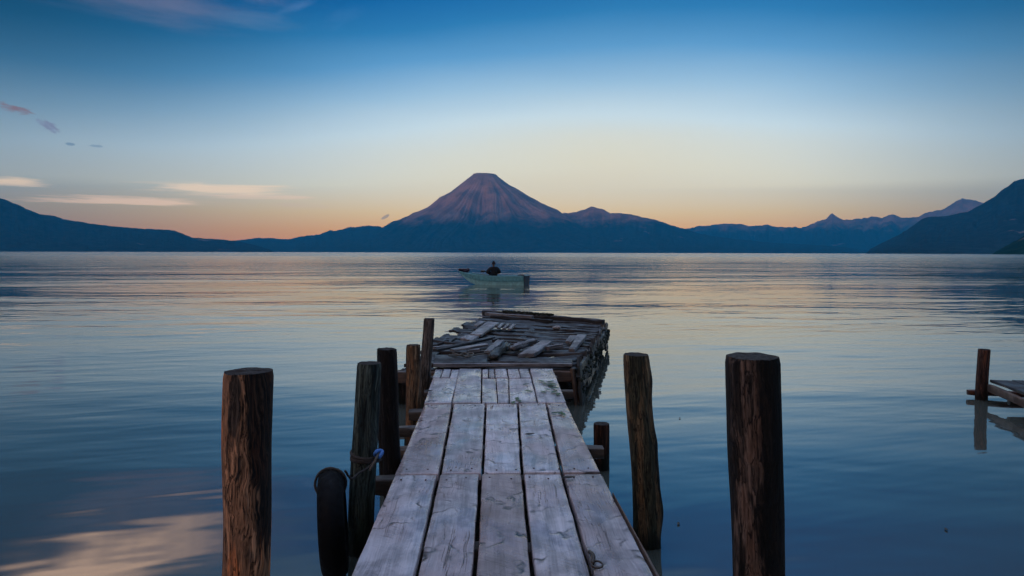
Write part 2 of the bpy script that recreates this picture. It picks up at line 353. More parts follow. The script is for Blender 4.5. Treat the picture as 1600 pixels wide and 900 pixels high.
def mat_post(name, bark, bare, dark, side=(1, 0), edge=.35, bare_amt=.5, algae=.45, orange=.0, taper=0.0):
    """round timber: bark, weathered bare streaks, one darker side, green growth near the water"""
    m, g, b = new_mat(name)
    at_ = g.n.new('ShaderNodeAttribute'); at_.attribute_name = 'round'; o = at_.outputs['Vector']; rnd = orand(g)
    x, y, z = g.sep(o)
    so = g.m('MULTIPLY', rnd, 50.0)
    geo = g.n.new('ShaderNodeNewGeometry'); wz = g.sep(geo.outputs['Position'])[2]
    warp = g.m('MULTIPLY', g.m('SUBTRACT', g.noise(g.comb(g.m('MULTIPLY', x, 6.0), g.m('MULTIPLY', y, 6.0), g.m('ADD', g.m('MULTIPLY', z, 3.0), so)), 1.0, 3, .5), .5), .09)
    xx = g.m('ADD', x, warp); yy = g.m('ADD', y, warp)
    fib = g.noise(g.comb(g.m('MULTIPLY', xx, 110.0), g.m('MULTIPLY', yy, 110.0), g.m('ADD', g.m('MULTIPLY', z, 5.0), so)), 1.0, 5, .65)
    mid = g.noise(g.comb(g.m('MULTIPLY', xx, 32.0), g.m('MULTIPLY', yy, 32.0), g.m('ADD', g.m('MULTIPLY', z, 2.2), so)), 1.0, 5, .6)
    low = g.noise(g.comb(g.m('MULTIPLY', xx, 13.0), g.m('MULTIPLY', yy, 13.0), g.m('ADD', g.m('MULTIPLY', z, 1.5), g.m('ADD', so, 7.0))), 1.0, 4, .6)
    col = g.mix(g.mapr(fib, .32, .68), tuple(q*.35 for q in bark), bark)
    barem = g.m('MULTIPLY', g.mapr(low, .60-bare_amt*.3, .68-bare_amt*.3), g.mapr(fib, .25, .5, .5, 1.0))
    bcol = g.mix(g.mapr(mid, .36, .64), tuple(q*.55 for q in bare), bare)
    bcol = g.mix(g.mapr(fib, .30, .62, .65, 0.0), bcol, tuple(q*.30 for q in bare))
    if orange:
        bcol = g.mix(g.m('MULTIPLY', g.mapr(low, .5, .62), orange), bcol, (bare[0]*1.15, bare[1]*.72, bare[2]*.45))
    col = g.mix(barem, col, bcol)
    crack = g.m('SUBTRACT', 1.0, g.mapr(g.m('ABSOLUTE', g.m('SUBTRACT', mid, .5)), 0.0, .022))
    col = g.mix(g.m('MULTIPLY', crack, .85), col, (.006, .006, .006))
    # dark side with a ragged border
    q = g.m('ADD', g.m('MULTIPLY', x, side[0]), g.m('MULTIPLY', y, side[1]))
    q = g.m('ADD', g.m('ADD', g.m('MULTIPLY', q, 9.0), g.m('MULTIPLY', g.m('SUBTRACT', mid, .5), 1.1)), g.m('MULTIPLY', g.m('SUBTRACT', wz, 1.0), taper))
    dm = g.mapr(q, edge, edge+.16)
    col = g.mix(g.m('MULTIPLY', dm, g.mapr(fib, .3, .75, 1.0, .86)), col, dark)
    # green growth low down
    gm = g.m('MULTIPLY', g.mapr(g.m('ADD', wz, g.m('MULTIPLY', g.m('SUBTRACT', low, .5), 1.2)), algae, algae-.35), g.mapr(fib, .3, .55, .5, 1.0))
    col = g.mix(g.m('MULTIPLY', gm, .8), col, (.012, .030, .018))
    wet = g.mapr(wz, .16, .03)
    col = g.mix(g.m('MULTIPLY', wet, .8), col, (.006, .008, .006))
    fm = g.mapr(fib, .30, .70, .50, 1.45); col = g.mix(1.0, col, g.comb(fm, fm, fm), 'MULTIPLY')
    # end grain on the top
    nrm = g.sep(geo.outputs['Normal'])[2]
    rad = g.v('LENGTH', g.comb(xx, yy, 0.0))
    rings = g.m('MULTIPLY', g.m('ADD', g.m('SINE', g.m('MULTIPLY', rad, 900.0)), 1.0), .5)
    top = g.mix(g.m('ADD', g.m('MULTIPLY', rings, .3), g.m('MULTIPLY', low, .6)), (.018, .014, .012), (.06, .045, .036))
    col = g.mix(g.mapr(nrm, .8, .95), col, top)
    g.put(b.inputs['Base Color'], col)
    g.put(b.inputs['Roughness'], g.mapr(fib, .3, .7, .55, .85))
    b.inputs['Specular IOR Level'].default_value = .18
    h = g.m('SUBTRACT', g.m('ADD', g.m('MULTIPLY', fib, .5), g.m('ADD', mid, g.m('MULTIPLY', barem, -.35))), g.m('MULTIPLY', crack, .7))
    bump(g, b, h, .014, 1.0)
    return m

M = {}
M['deck'] = mat_plank('deck_wood', (.19, .18, .19), (.58, .54, .56), (.42, .33, .33))
M['deck_red'] = mat_plank('deck_wood_reddish', (.21, .165, .16), (.46, .38, .375), (.27, .16, .13))
M['old'] = mat_plank('old_dark_wood', (.006, .006, .007), (.030, .030, .032), (.018, .016, .014), rough=(.45, .8))
M['grey'] = mat_plank('weathered_grey_wood', (.08, .08, .084), (.32, .315, .32), (.15, .13, .115), rough=(.4, .75))
M['black'] = mat_plank('wet_black_wood', (.008, .011, .010), (.032, .036, .032), (.022, .024, .018), rough=(.35, .7))
M['brown'] = mat_plank('brown_wood', (.05, .035, .025), (.17, .11, .075), (.14, .06, .035), rough=(.45, .8))

M['red'] = mat_plank('reddish_wood', (.035, .012, .006), (.13, .045, .022), (.11, .03, .012), rough=(.5, .85))
M['dull'] = mat_plank('dull_brown_wood', (.022, .018, .014), (.085, .065, .048), (.05, .03, .02), rough=(.5, .85))
def mat_simple(name, col, rough=.6, var=.3, scale=20, bmp=.0, metal=0.0):
    m, g, b = new_mat(name)
    n = g.noise(tcoord(g), scale, 5, .6)
    g.put(b.inputs['Base Color'], g.mix(g.mapr(n, .35, .65), tuple(q*(1-var) for q in col), tuple(min(1, q*(1+var)) for q in col)))
    g.put(b.inputs['Roughness'], g.mapr(n, .3, .7, rough*.8, min(1, rough*1.2))); b.inputs['Metallic'].default_value = metal
    if bmp: bump(g, b, n, bmp, .8)
    return m
M['moss'] = mat_simple('moss', (.012, .018, .008), .95, .6, 40, .01)
M['rope'] = mat_simple('rope', (.10, .095, .08), .85, .4, 200, .002)
M['rope_dark'] = mat_simple('rope_dark', (.035, .032, .030), .85, .4, 200, .002)
M['rope_blue'] = mat_simple('rope_blue', (.06, .20, .55), .6, .3, 200, .002)
M['rubber'] = mat_simple('rubber', (.003, .0035, .0045), .7, .35, 30, .003)
M['rubber'].node_tree.nodes['Principled BSDF'].inputs['Specular IOR Level'].default_value = .12
M['leaf'] = mat_simple('leaf', (.035, .075, .012), .55, .5, 40)
M['leaf_dry'] = mat_simple('leaf_dry', (.035, .030, .022), .7, .5, 40)
M['iron'] = mat_simple('iron', (.06, .045, .035), .5, .4, 80, .001, .6)
M['rust'] = mat_simple('rusty_nail', (.035, .016, .010), .8, .3, 60)
M['stone'] = mat_simple('stone', (.24, .23, .22), .8, .3, 25, .005)
M['skin'] = mat_simple('skin', (.16, .085, .055), .55, .1, 10)
M['cloth'] = mat_simple('dark_cloth', (.010, .011, .014), .9, .4, 12, .01)
M['trouser'] = mat_simple('trouser_cloth', (.012, .020, .020), .9, .3, 12, .01)
M['net'] = mat_simple('net', (.022, .014, .028), .9, .6, 30, .02)
M['hull'] = mat_simple('teal_paint', (.12, .36, .40), .45, .18, 6, .002)
M['hull_light'] = mat_simple('pale_teal_paint', (.25, .55, .57), .45, .15, 6, .002)
M['hull_dark'] = mat_simple('dark_blue_paint', (.012, .035, .06), .5, .3, 6, .002)
M['hull_in'] = mat_simple('boat_inside', (.05, .13, .13), .6, .3, 6, .002)

# ---------------------------------------------------------------- water
def mat_water():
    m, g, b = new_mat('lake_water')
    p = tcoord(g); x, y, z = g.sep(p)
    dist = g.v('LENGTH', p)
    # gentle swell and ripples, crests roughly across the view, with calmer and livelier patches
    def ns(lx, ly, det, ro, ang, off):
        c, s_ = math.cos(ang), math.sin(ang)
        xr = g.m('ADD', g.m('MULTIPLY', x, c), g.m('MULTIPLY', y, s_)); yr = g.m('SUBTRACT', g.m('MULTIPLY', y, c), g.m('MULTIPLY', x, s_))
        return g.noise(g.comb(g.m('DIVIDE', xr, lx), g.m('DIVIDE', yr, ly), off), 1.0, det, ro, .2)
    patch = g.mapr(ns(40, 14, 3, .55, .06, 5.0), .38, .62, .55, 1.3)
    near = g.mapr(dist, 10.0, 90.0, .85, 1.5)
    h = g.m('ADD', g.m('MULTIPLY', ns(1.9, .55, 2, .45, .22, 1.0), .015), g.m('MULTIPLY', ns(5.5, 1.7, 3, .5, -.16, 2.0), .034))
    h = g.m('ADD', h, g.m('MULTIPLY', ns(26, 6.5, 2, .5, .12, 3.0), .075))
    h = g.m('ADD', h, g.m('MULTIPLY', ns(.9, .22, 1, .4, .2, 4.0), .0007))
    h = g.m('ADD', h, g.m('MULTIPLY', g.m('MULTIPLY', ns(160, 26, 2, .5, .03, 8.0), .12), g.mapr(dist, 60, 200)))
    h = g.m('MULTIPLY', g.m('MULTIPLY', h, patch), near)
    bn = g.n.new('ShaderNodeBump'); g.put(bn.inputs['Height'], h); bn.inputs['Distance'].default_value = 1.0; bn.inputs['Strength'].default_value = 1.0
    g.l.new(bn.outputs[0], b.inputs['Normal'])
    g.put(b.inputs['Base Color'], (.064, .074, .062))
    # wind-ruffled water far out
    ruff = g.m('ADD', y, g.m('MULTIPLY', g.m('SUBTRACT', ns(900, 60, 3, .5, 0.0, 6.0), .5), 240.0))
    r1 = g.mapr(dist, 25.0, 260.0, .04, .13)
    r = g.m('ADD', r1, g.mapr(ruff, 290.0, 380.0, 0.0, .09))
    g.put(b.inputs['Roughness'], r)
    b.inputs['IOR'].default_value = 2.9
    return m
M['water'] = mat_water()
def water():
    # one sheet, finer near the shore
    V = [(-18600, -17800, 0), (18600, -17800, 0), (18600, 18700, 0), (-18600, 18700, 0)]
    o = obj('water', V, [(0, 1, 2, 3)], M['water'], smooth=False); tag(o, kind='structure')
water()

# ---------------------------------------------------------------- mountains
rng = np.random.RandomState(3)
_perm = rng.rand(512, 512)
def vnoise(x, y):
    xi = np.floor(x).astype(int); yi = np.floor(y).astype(int); fx = x-xi; fy = y-yi
    fx = fx*fx*(3-2*fx); fy = fy*fy*(3-2*fy)
    a = _perm[xi % 512, yi % 512]; b = _perm[(xi+1) % 512, yi % 512]; c = _perm[xi % 512, (yi+1) % 512]; d = _perm[(xi+1) % 512, (yi+1) % 512]
    return (a*(1-fx)+b*fx)*(1-fy)+(c*(1-fx)+d*fx)*fy
def fbm(x, y, o=5, ridged=False):
    s = 0; a = 1.0; t = 0
    for i in range(o):
        n = vnoise(x*2**i+17.3*i, y*2**i+5.1*i)
        if ridged: n = 1-np.abs(2*n-1)
        s = s+a*n; t += a; a *= .5
    return s/t
def azel(px, py):
    d = ray(px, py); return math.atan2(d.x, d.y), d.z/math.hypot(d.x, d.y)

def mat_mountain(name, forest, rock, z0, z1, gully=0.0):
    m, g, b = new_mat(name)
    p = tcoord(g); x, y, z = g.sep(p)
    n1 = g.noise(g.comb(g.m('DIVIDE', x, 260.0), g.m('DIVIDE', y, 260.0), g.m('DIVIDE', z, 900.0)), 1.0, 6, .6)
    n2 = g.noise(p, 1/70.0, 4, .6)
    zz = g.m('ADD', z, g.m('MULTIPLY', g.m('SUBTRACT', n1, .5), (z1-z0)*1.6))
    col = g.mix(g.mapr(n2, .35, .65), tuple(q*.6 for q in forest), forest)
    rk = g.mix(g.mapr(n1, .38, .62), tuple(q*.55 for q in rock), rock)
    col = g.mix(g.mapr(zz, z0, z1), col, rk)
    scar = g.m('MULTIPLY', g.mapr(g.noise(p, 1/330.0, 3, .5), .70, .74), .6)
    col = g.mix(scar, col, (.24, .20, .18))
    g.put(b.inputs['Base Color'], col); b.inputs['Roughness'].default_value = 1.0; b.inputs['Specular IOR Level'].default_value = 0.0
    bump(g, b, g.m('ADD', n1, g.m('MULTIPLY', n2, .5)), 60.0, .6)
    return m

def mountain(name, outline, rc, r0, r1, mat, na=700, nr=110, jag=.8, gul=.16, cone=None, seed=0.0):
    """outline: silhouette in photo pixels; the slope falls from the ridge at distance rc to the shore at r0"""
    ae = [azel(*q) for q in outline]
    A = np.array([a for a, e in ae]); E = np.array([e for a, e in ae])
    az = np.linspace(A[0], A[-1], na); el = np.interp(az, A, E)
    j = (fbm(az*160+seed, az*0+seed, 5)-.5)*2*jag*2.2/F
    el = np.maximum(el+j*np.clip(el*60, 0, 1), -.002)
    r = np.concatenate([np.linspace(r0, rc, int(nr*.72)), np.linspace(rc, r1, nr-int(nr*.72)+1)[1:]])
    AZ, RR = np.meshgrid(az, r, indexing='ij'); EL = el[:, None]
    wig = 1+.10*(fbm(AZ*9+seed, AZ*0+2.2, 3)-.5)
    t = np.where(RR < rc, (rc-RR)/(rc-r0)*wig, (RR-rc)/(r1-rc)); t = np.clip(t, 0, 1)
    prof = np.where(RR < rc, (1-t)**1.12, (1-t)**1.4)
    H = EL*rc*prof
    g = fbm(AZ*60+seed, RR/1500+seed, 5, True)
    H = H*(1-gul*2.0*g*np.clip(t*5, 0, 1)*np.where(RR < rc, 1, .5)) 
    X = np.sin(AZ)*RR; Y = np.cos(AZ)*RR
    if cone:
        cx, cy = math.sin(cone['az'])*cone['r'], math.cos(cone['az'])*cone['r']
        dx = X-cx; dy = Y-cy; perp = dx*math.cos(cone['az'])-dy*math.sin(cone['az']); dr = dx*math.sin(cone['az'])+dy*math.cos(cone['az'])
        D = np.hypot(perp, dr); s = perp/np.maximum(D, 1); ph = np.arctan2(dr, perp)
        w = .5+.5*s
        hl = np.interp(D, cone['dl'], cone['hl']); hr = np.interp(D, cone['dr'], cone['hr'])
        hc = hl*(1-w)+hr*w
        flank = np.clip((D-250)/900, 0, 1)*np.clip(hc/300, 0, 1)
        per = np.abs(np.sin(ph*1.0))         # gullies face us and the back more than the skyline
        rad = fbm(ph*7.5+3*fbm(ph*2, D/1500, 2), D/2600+ph*0, 4, True)
        hc = hc - flank*(.08+.92*per)*230*(rad-.40)
        hc = hc + flank*(fbm(X/220, Y/220, 4)-.5)*70
        H = np.maximum(H, hc) + .15*np.minimum(H, np.maximum(hc, 0))*0
    H = H*np.clip((RR-r0)/260, 0, 1)*np.clip((r1-RR)/260, 0, 1)*np.clip((AZ-A[0])*150, 0, 1)*np.clip((A[-1]-AZ)*150, 0, 1) - 3
    n1, n2 = H.shape
    V = np.stack([X, Y, H], -1).reshape(-1, 3)
    idx = np.arange(n1*n2).reshape(n1, n2)
    Fq = np.stack([idx[:-1, :-1], idx[1:, :-1], idx[1:, 1:], idx[:-1, 1:]], -1).reshape(-1, 4)
    me = bpy.data.meshes.new(name)
    me.vertices.add(len(V)); me.vertices.foreach_set('co', V.ravel().astype(np.float32))
    me.loops.add(Fq.size); me.loops.foreach_set('vertex_index', Fq.ravel().astype(np.int32))
    me.polygons.add(len(Fq)); me.polygons.foreach_set('loop_start', np.arange(0, Fq.size, 4, dtype=np.int32)); me.polygons.foreach_set('loop_total', np.full(len(Fq), 4, dtype=np.int32))
    me.update(calc_edges=True); me.validate()
    me.polygons.foreach_set('use_smooth', [True]*len(me.polygons))
    me.materials.append(mat)
    o = bpy.data.objects.new(name, me); C.objects.link(o); tag(o, kind='structure'); return o

FOREST = (.030, .046, .040); ROCK = (.30, .165, .12)  # bare rock up high, reddened to carry the alpenglow in its colour
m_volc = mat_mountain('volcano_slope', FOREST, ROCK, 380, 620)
m_far = mat_mountain('far_range_slope', FOREST, (.24, .14, .11), 400, 700)
m_near = mat_mountain('near_slope', (.026, .040, .040), (.14, .07, .05), 620, 900)
m_green = mat_mountain('green_slope', (.014, .030, .012), (.05, .04, .03), 900, 1200)
# far range on the right
mountain('mountain', [(1020, 372), (1075, 356), (1100, 352), (1130, 350), (1153, 349), (1170, 353), (1200, 351), (1212, 354), (1258, 355), (1275, 346), (1290, 342), (1300, 334), (1318, 343),
          (1345, 342), (1362, 337), (1378, 341), (1394, 335), (1410, 340), (1435, 339), (1452, 330), (1470, 328), (1503, 310), (1520, 312), (1536, 316), (1580, 330), (1640, 345), (1720, 360)],
         15500, 12500, 18000, m_far, na=700, seed=3.1, jag=.9)
# volcano and the ridges around it
PX = 11500/F
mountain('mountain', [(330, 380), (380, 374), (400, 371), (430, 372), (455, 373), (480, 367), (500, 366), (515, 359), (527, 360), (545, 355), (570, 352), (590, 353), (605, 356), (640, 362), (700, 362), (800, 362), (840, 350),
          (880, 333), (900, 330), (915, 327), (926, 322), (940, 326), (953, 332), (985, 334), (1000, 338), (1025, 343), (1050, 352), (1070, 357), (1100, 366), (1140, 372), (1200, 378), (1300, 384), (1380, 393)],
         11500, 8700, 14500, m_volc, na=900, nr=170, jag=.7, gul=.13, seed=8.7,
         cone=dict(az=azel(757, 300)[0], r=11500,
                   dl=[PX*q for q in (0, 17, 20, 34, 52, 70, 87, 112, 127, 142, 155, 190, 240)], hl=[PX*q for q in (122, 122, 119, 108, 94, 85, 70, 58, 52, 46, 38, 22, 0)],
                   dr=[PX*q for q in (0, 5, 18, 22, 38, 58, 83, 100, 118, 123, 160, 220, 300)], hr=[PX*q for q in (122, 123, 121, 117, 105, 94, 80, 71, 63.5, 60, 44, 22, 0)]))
# long slope on the left
mountain('mountain', [(-420, 215), (-260, 225), (-120, 262), (-50, 290), (0, 308), (25, 318), (40, 325), (60, 333), (85, 336), (100, 342), (120, 345), (150, 350), (180, 353), (215, 356), (240, 357), (272, 359), (285, 364), (298, 370), (340, 373), (365, 375), (390, 380), (430, 391)],
         7600, 5600, 9800, m_near, seed=1.4, jag=.5, gul=.12)
# big slope on the right
mountain('mountain', [(1350, 393), (1380, 378), (1400, 368), (1420, 357), (1440, 341), (1455, 338), (1475, 338), (1500, 332), (1515, 328), (1530, 321), (1545, 312), (1560, 301), (1570, 293), (1585, 283), (1600, 278), (1640, 262), (1720, 240), (1850, 215), (2000, 200), (2150, 200)],
         6800, 4300, 9000, m_near, seed=5.9, jag=.6, gul=.14)
# nearest dark green headland on the right
mountain('mountain', [(1545, 396), (1562, 388), (1575, 381), (1588, 373), (1600, 366), (1640, 340), (1700, 310), (1800, 290), (1950, 290)],
         3000, 2300, 4200, m_green, seed=2.5, jag=1.2, gul=.12, na=400, nr=70)
# unseen ridge behind the camera to the left, added to shade the lake: the low sun clears it only high up the far slopes
def shade_ridge():
    n, k = 260, 24; V, Fc = [], []
    sdir = Vector((sd.x, sd.y, 0)).normalized(); sx = Vector((-sdir.y, sdir.x, 0))
    for i in range(n+1):
        s = (i/n-.5)*2
        for j in range(k+1):
            t = j/k*2-1
            h = RIDGE_H*(1-abs(t))**1.1*(1+.05*nz(s*9, t*.7)+.03*nz(s*30, t*2, 4)+.05*nz(s*80, t*14))
            p = sdir*(8200+t*2400) + sx*s*11500
            V.append((p.x, p.y, h-4))
    for i in range(n):
        for j in range(k):
            a = i*(k+1)+j; Fc.append((a, a+1, a+k+2, a+k+1))
    o = obj('hills', V, Fc, m_near); tag(o, kind='structure')
RIDGE_H = 1480
shade_ridge()

# haze between the lake and the far shore
def haze():
    x0, x1, y0, y1, z0, z1 = -18800, 18800, -18000, 18900, -9, HAZE_TOP
    V = [(x, y, z) for z in (z0, z1) for x, y in ((x0, y0), (x1, y0), (x1, y1), (x0, y1))]
    m = bpy.data.materials.new('haze'); m.use_nodes = True; t = m.node_tree; t.nodes.clear()
    v = t.nodes.new('ShaderNodeVolumePrincipled'); o_ = t.nodes.new('ShaderNodeOutputMaterial'); t.links.new(v.outputs[0], o_.inputs['Volume'])
    v.inputs['Color'].default_value = (.01, .50, 1.0, 1); v.inputs['Density'].default_value = HAZE; v.inputs['Anisotropy'].default_value = 0.0
    o = obj('haze', V, [(3, 2, 1, 0), (4, 5, 6, 7), (0, 1, 5, 4), (1, 2, 6, 5), (2, 3, 7, 6), (3, 0, 4, 7)], m, smooth=False)
    tag(o, kind='stuff')
haze()

# ---------------------------------------------------------------- the dock
DZ = .50
dock = tag(empty('wooden_dock', (0, 6, 0)), 'narrow dock of wide wet grey planks running straight out from the camera', 'dock')
def q(u, py):                                # u: sideways position as a fraction of camera height above the deck
    Y = F*1.5/(py-394.6); return Vector((u*1.5, Y, DZ))
def strip(u0n, u1n, u0f, u1f, pn, pf, mat, dz=0.0, gap=.012, name='plank', **kw):
    a, b, c, d = q(u0n, pn), q(u1n, pn), q(u1f, pf), q(u0f, pf)
    for p, sgn in ((a, 1), (b, -1), (c, -1), (d, 1)): p.x += sgn*gap/2; p.z += dz
    e = .003
    a.y += e; b.y += e; c.y -= e; d.y -= e
    kw.setdefault('rough', .0016)
    return board(name, (a, b, c, d), .045, mat, dock, **kw)
rows = [
    (1060, 745.5, [-.436, -.228, -.050, .128, .315, .521], [-.434, -.229, -.040, .150, .330, .514]),
    (744.0, 632.5, [-.434, -.224, -.030, .148, .331, .512], [-.437, -.243, -.024, .186, .378, .515]),
]
for r_, (pn, pf, un, uf) in enumerate(rows):
    for i in range(5):
        mt = M['deck_red'] if (r_, i) in ((0, 2), (1, 0), (1, 4)) else M['deck']
        g_ = .024 if (r_, i) != (1, 2) else .016
        strip(un[i], un[i+1], uf[i], uf[i+1], pn, pf, mt, dz=random.uniform(-.004, .004), gap=g_, warp=.003, wav=.004)
un = [-.437, -.252, -.055, .130, .322, .515]; um = [-.462, -.252, -.062, .150, .335, .535]; uf = [-.470, -.262, -.066, .155, .345, .548]
# reddish bare edge of the outermost near plank, and nails
strip(.519, .540, .516, .518, 1060, 775, M['brown'], dz=-.006, gap=.0)
for o_ in [c_ for c_ in bpy.data.objects if c_.parent == dock and c_.name.startswith('plank')]:
    xs_ = [v.co.x for v in o_.data.vertices]; ys_ = [v.co.y for v in o_.data.vertices]; zt_ = max(v.co.z for v in o_.data.vertices)
    if max(xs_)-min(xs_) < .15 or max(ys_)-min(ys_) < .5: continue
    wx = max(xs_)-min(xs_); cx_ = (max(xs_)+min(xs_))/2
    for yy in (min(ys_)+.09, max(ys_)-.09):
        for sx_ in (-.30, .28):
            x_ = cx_+sx_*wx*.8+random.uniform(-.02, .02); y_ = yy+random.uniform(-.03, .03); V = [(x_+.0065*math.cos(a*math.pi/5), y_+.0065*math.sin(a*math.pi/5), zt_+k) for k in (-.006, .0015) for a in range(10)]
            Fc = [tuple(range(10, 20))]+[(a, (a+1) % 10, 10+(a+1) % 10, 10+a) for a in range(10)]
            me_ = bpy.data.meshes.new('nail'); me_.from_pydata([(p[0]-x_, p[1]-y_, p[2]-zt_) for p in V], [], Fc); me_.materials.append(M['rust'])
            n_ = bpy.data.objects.new('nail', me_); C.objects.link(n_); n_.parent = o_; n_.location = (x_, y_, zt_)
strip(un[0], un[1], um[0]+.005, um[1], 631.5, 592, M['deck'])
strip(un[1], un[2], uf[1], uf[2], 631.5, 577.5, M['deck'], dz=.003)
strip(un[2], un[2]+.11, um[2], um[2]+.115, 631.5, 592.5, M['deck'], dz=-.003)
strip(un[2]+.11, un[3], um[2]+.115, um[3], 631.5, 592.5, M['deck'], gap=.006)
strip(un[3], un[4], um[3], um[4], 631.5, 593, M['deck'], gap=.014)
strip(un[4], un[5], uf[4], uf[5], 631.5, 577.5, M['deck'], dz=.002)
for k in range(3):
    a0 = um[0]+(um[1]-um[0])*k/3; a1 = um[0]+(um[1]-um[0])*(k+1)/3
    strip(a0, a1, a0-.004, a1-.004, 591, 578, M['deck'], dz=random.uniform(-.004, .004), gap=.012)
    a0 = um[2]+(um[3]-um[2])*(0, .26, .5)[k]; a1 = um[2]+(um[3]-um[2])*(.26, .5, 1)[k]
    strip(a0, a1, a0-.002, a1-.002, 591.5, 578, M['deck'], dz=random.uniform(-.004, .004), gap=.012)
strip(um[3], um[3]+.10, um[3], um[3]+.10, 592, 578, M['deck'], gap=.012); strip(um[3]+.10, um[4], um[3]+.10, um[4], 592, 578, M['deck'], gap=.01, dz=.003)
# crossbeams whose ends stick out, and the long bearers
for Y, xl, xr, h in ((6.75, -.80, .78, .13), (6.1, -.86, .72, .11), (5.45, -.74, .92, .12), (4.72, -.80, .80, .15), (3.6, -.66, .74, .12), (7.7, -.74, .95, .12), (8.6, -.8, .86, .12)):
    beam_o('crossbeam', (xl, Y, DZ-.055-h/2), (xr, Y+random.uniform(-.03, .03), DZ-.055-h/2), .11, h*.8, M['dull'], dock, roundness=.1, rough=.008)
for x in (-.5, .5):
    beam_o('bearer', (x, 2.5, DZ-.26), (x, 8.75, DZ-.26), .12, .16, M['black'], dock, rough=.006)

def post_mesh(base, top, r0, r1, seed=0, bumps=.06, lean=None, rz=0.006, cap=.0, na=44, bulge=None):
    base, top = Vector(base), Vector(top); L = (top-base).length; n = max(10, int(L/.03))
    V, Fc = [], []
    for j in range(n+1):
        t = j/n; c = base.lerp(top, t)
        c = c + Vector((.35*r0*nz(t*L*1.1, seed), .35*r0*nz(t*L*1.1, seed+20), 0))*(1-.3*t)
        r = r0+(r1-r0)*t
        for i in range(na):
            an = 2*math.pi*i/na; ca, sa = math.cos(an), math.sin(an)
            k = 1+bumps*nz(ca*.9+seed, sa*.9, t*L*1.6)+bumps*.45*nz(ca*3.2+seed, sa*3.2, t*L*1.1)+bumps*.3*nz(ca*8, sa*8+seed, t*L*2.5)+bumps*.12*nz(ca*18, sa*18+seed, t*L*9)
            if bulge:
                for (bt, bw, ba, bh) in bulge:
                    da = (an-ba+math.pi) % (2*math.pi)-math.pi
                    k += bh*math.exp(-((t*L-bt)/bw)**2-(da/.7)**2)
            if j == n: k *= .955
            zz = (0.006*nz(ca*2+seed, sa*2) + cap*ca if j >= n-1 else 0)
            V.append((c.x+ca*r*k, c.y+sa*r*k, c.z+zz+(.0 if j < n else -.0)))
    for j in range(n):
        for i in range(na): Fc.append((j*na+i, j*na+(i+1) % na, (j+1)*na+(i+1) % na, (j+1)*na+i))
    # top: rings to a slightly dished centre
    prev = n*na; c = top
    for k_, f in enumerate((.7, .35)):
        st = len(V)
        for i in range(na):
            e = Vector(V[n*na+i]); p = Vector((c.x, c.y, e.z)).lerp(e, f); V.append((p.x, p.y, e.z*1.0+.003*nz(p.x*40, p.y*40, seed)+.003))
        for i in range(na): Fc.append((prev+i, prev+(i+1) % na, st+(i+1) % na, st+i))
        prev = st
    V.append((c.x, c.y, c.z+.003)); cc = len(V)-1
    for i in range(na): Fc.append((prev+i, prev+(i+1) % na, cc))
    return V, Fc
def post(name, base, top, r0, r1, mat, parent=None, **kw):
    V, Fc = post_mesh(base, top, r0, r1, **kw)
    o = obj(name, V, Fc, mat, parent, base)
    ax = Vector(top)-Vector(base); at = o.data.attributes.new('round', 'FLOAT_VECTOR', 'POINT'); dat = []
    for v in V:
        c_ = Vector(base)+ax*((v[2]-base[2])/ax.z); dat += [(v[0]-c_.x)*.1/r1, (v[1]-c_.y)*.1/r1, v[2]-base[2]]
    at.data.foreach_set('vector', dat)
    m = o.modifiers.new('edges', 'EDGE_SPLIT'); m.split_angle = R(42)
    return o
POSTS = 'timber posts standing in the water beside the dock'
def mpost(px_top, py_top, px_low, py_low, Y, wpx, mat, label, seed, wlow=None, **kw):
    """post seen from px_top,py_top down to px_low,py_low at distance Y"""
    t = P(px_top, py_top, Y); l = P(px_low, py_low, Y)
    k = (t.z+.9)/(t.z-l.z); base = t.lerp(l, k)
    s = (t-CAM).length/F
    o = post('mooring_post', base, t, (wlow or wpx)*s/2*kw.pop('slim', .93), wpx*s/2*(.88 if wpx > 60 else .93), mat, seed=seed, **kw)
    return tag(o, label, 'post', POSTS)
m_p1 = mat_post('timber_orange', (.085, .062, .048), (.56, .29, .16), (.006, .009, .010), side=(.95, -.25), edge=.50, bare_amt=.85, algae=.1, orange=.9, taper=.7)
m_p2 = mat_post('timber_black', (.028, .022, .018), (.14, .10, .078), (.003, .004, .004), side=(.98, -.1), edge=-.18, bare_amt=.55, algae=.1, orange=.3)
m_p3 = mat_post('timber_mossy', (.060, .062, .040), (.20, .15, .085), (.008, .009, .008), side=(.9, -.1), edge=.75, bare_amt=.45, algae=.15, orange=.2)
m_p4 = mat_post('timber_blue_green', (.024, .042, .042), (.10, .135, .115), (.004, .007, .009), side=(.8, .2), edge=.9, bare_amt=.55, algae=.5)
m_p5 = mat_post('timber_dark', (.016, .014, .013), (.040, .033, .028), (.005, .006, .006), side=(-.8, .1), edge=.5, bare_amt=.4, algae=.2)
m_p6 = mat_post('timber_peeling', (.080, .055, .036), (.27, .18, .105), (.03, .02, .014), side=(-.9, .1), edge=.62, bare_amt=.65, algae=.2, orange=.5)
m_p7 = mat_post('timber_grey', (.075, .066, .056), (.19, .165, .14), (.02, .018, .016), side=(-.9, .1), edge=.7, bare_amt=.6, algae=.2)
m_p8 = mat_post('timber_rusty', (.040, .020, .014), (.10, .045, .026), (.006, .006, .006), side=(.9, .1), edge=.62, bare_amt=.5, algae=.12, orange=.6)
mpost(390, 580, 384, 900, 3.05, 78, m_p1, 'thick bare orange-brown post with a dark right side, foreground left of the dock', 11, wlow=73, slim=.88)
mpost(1176, 556, 1187, 900, 2.95, 87, m_p2, 'thickest and nearest post right of the dock, nearly black down its right half', 23, wlow=80, slim=.90)
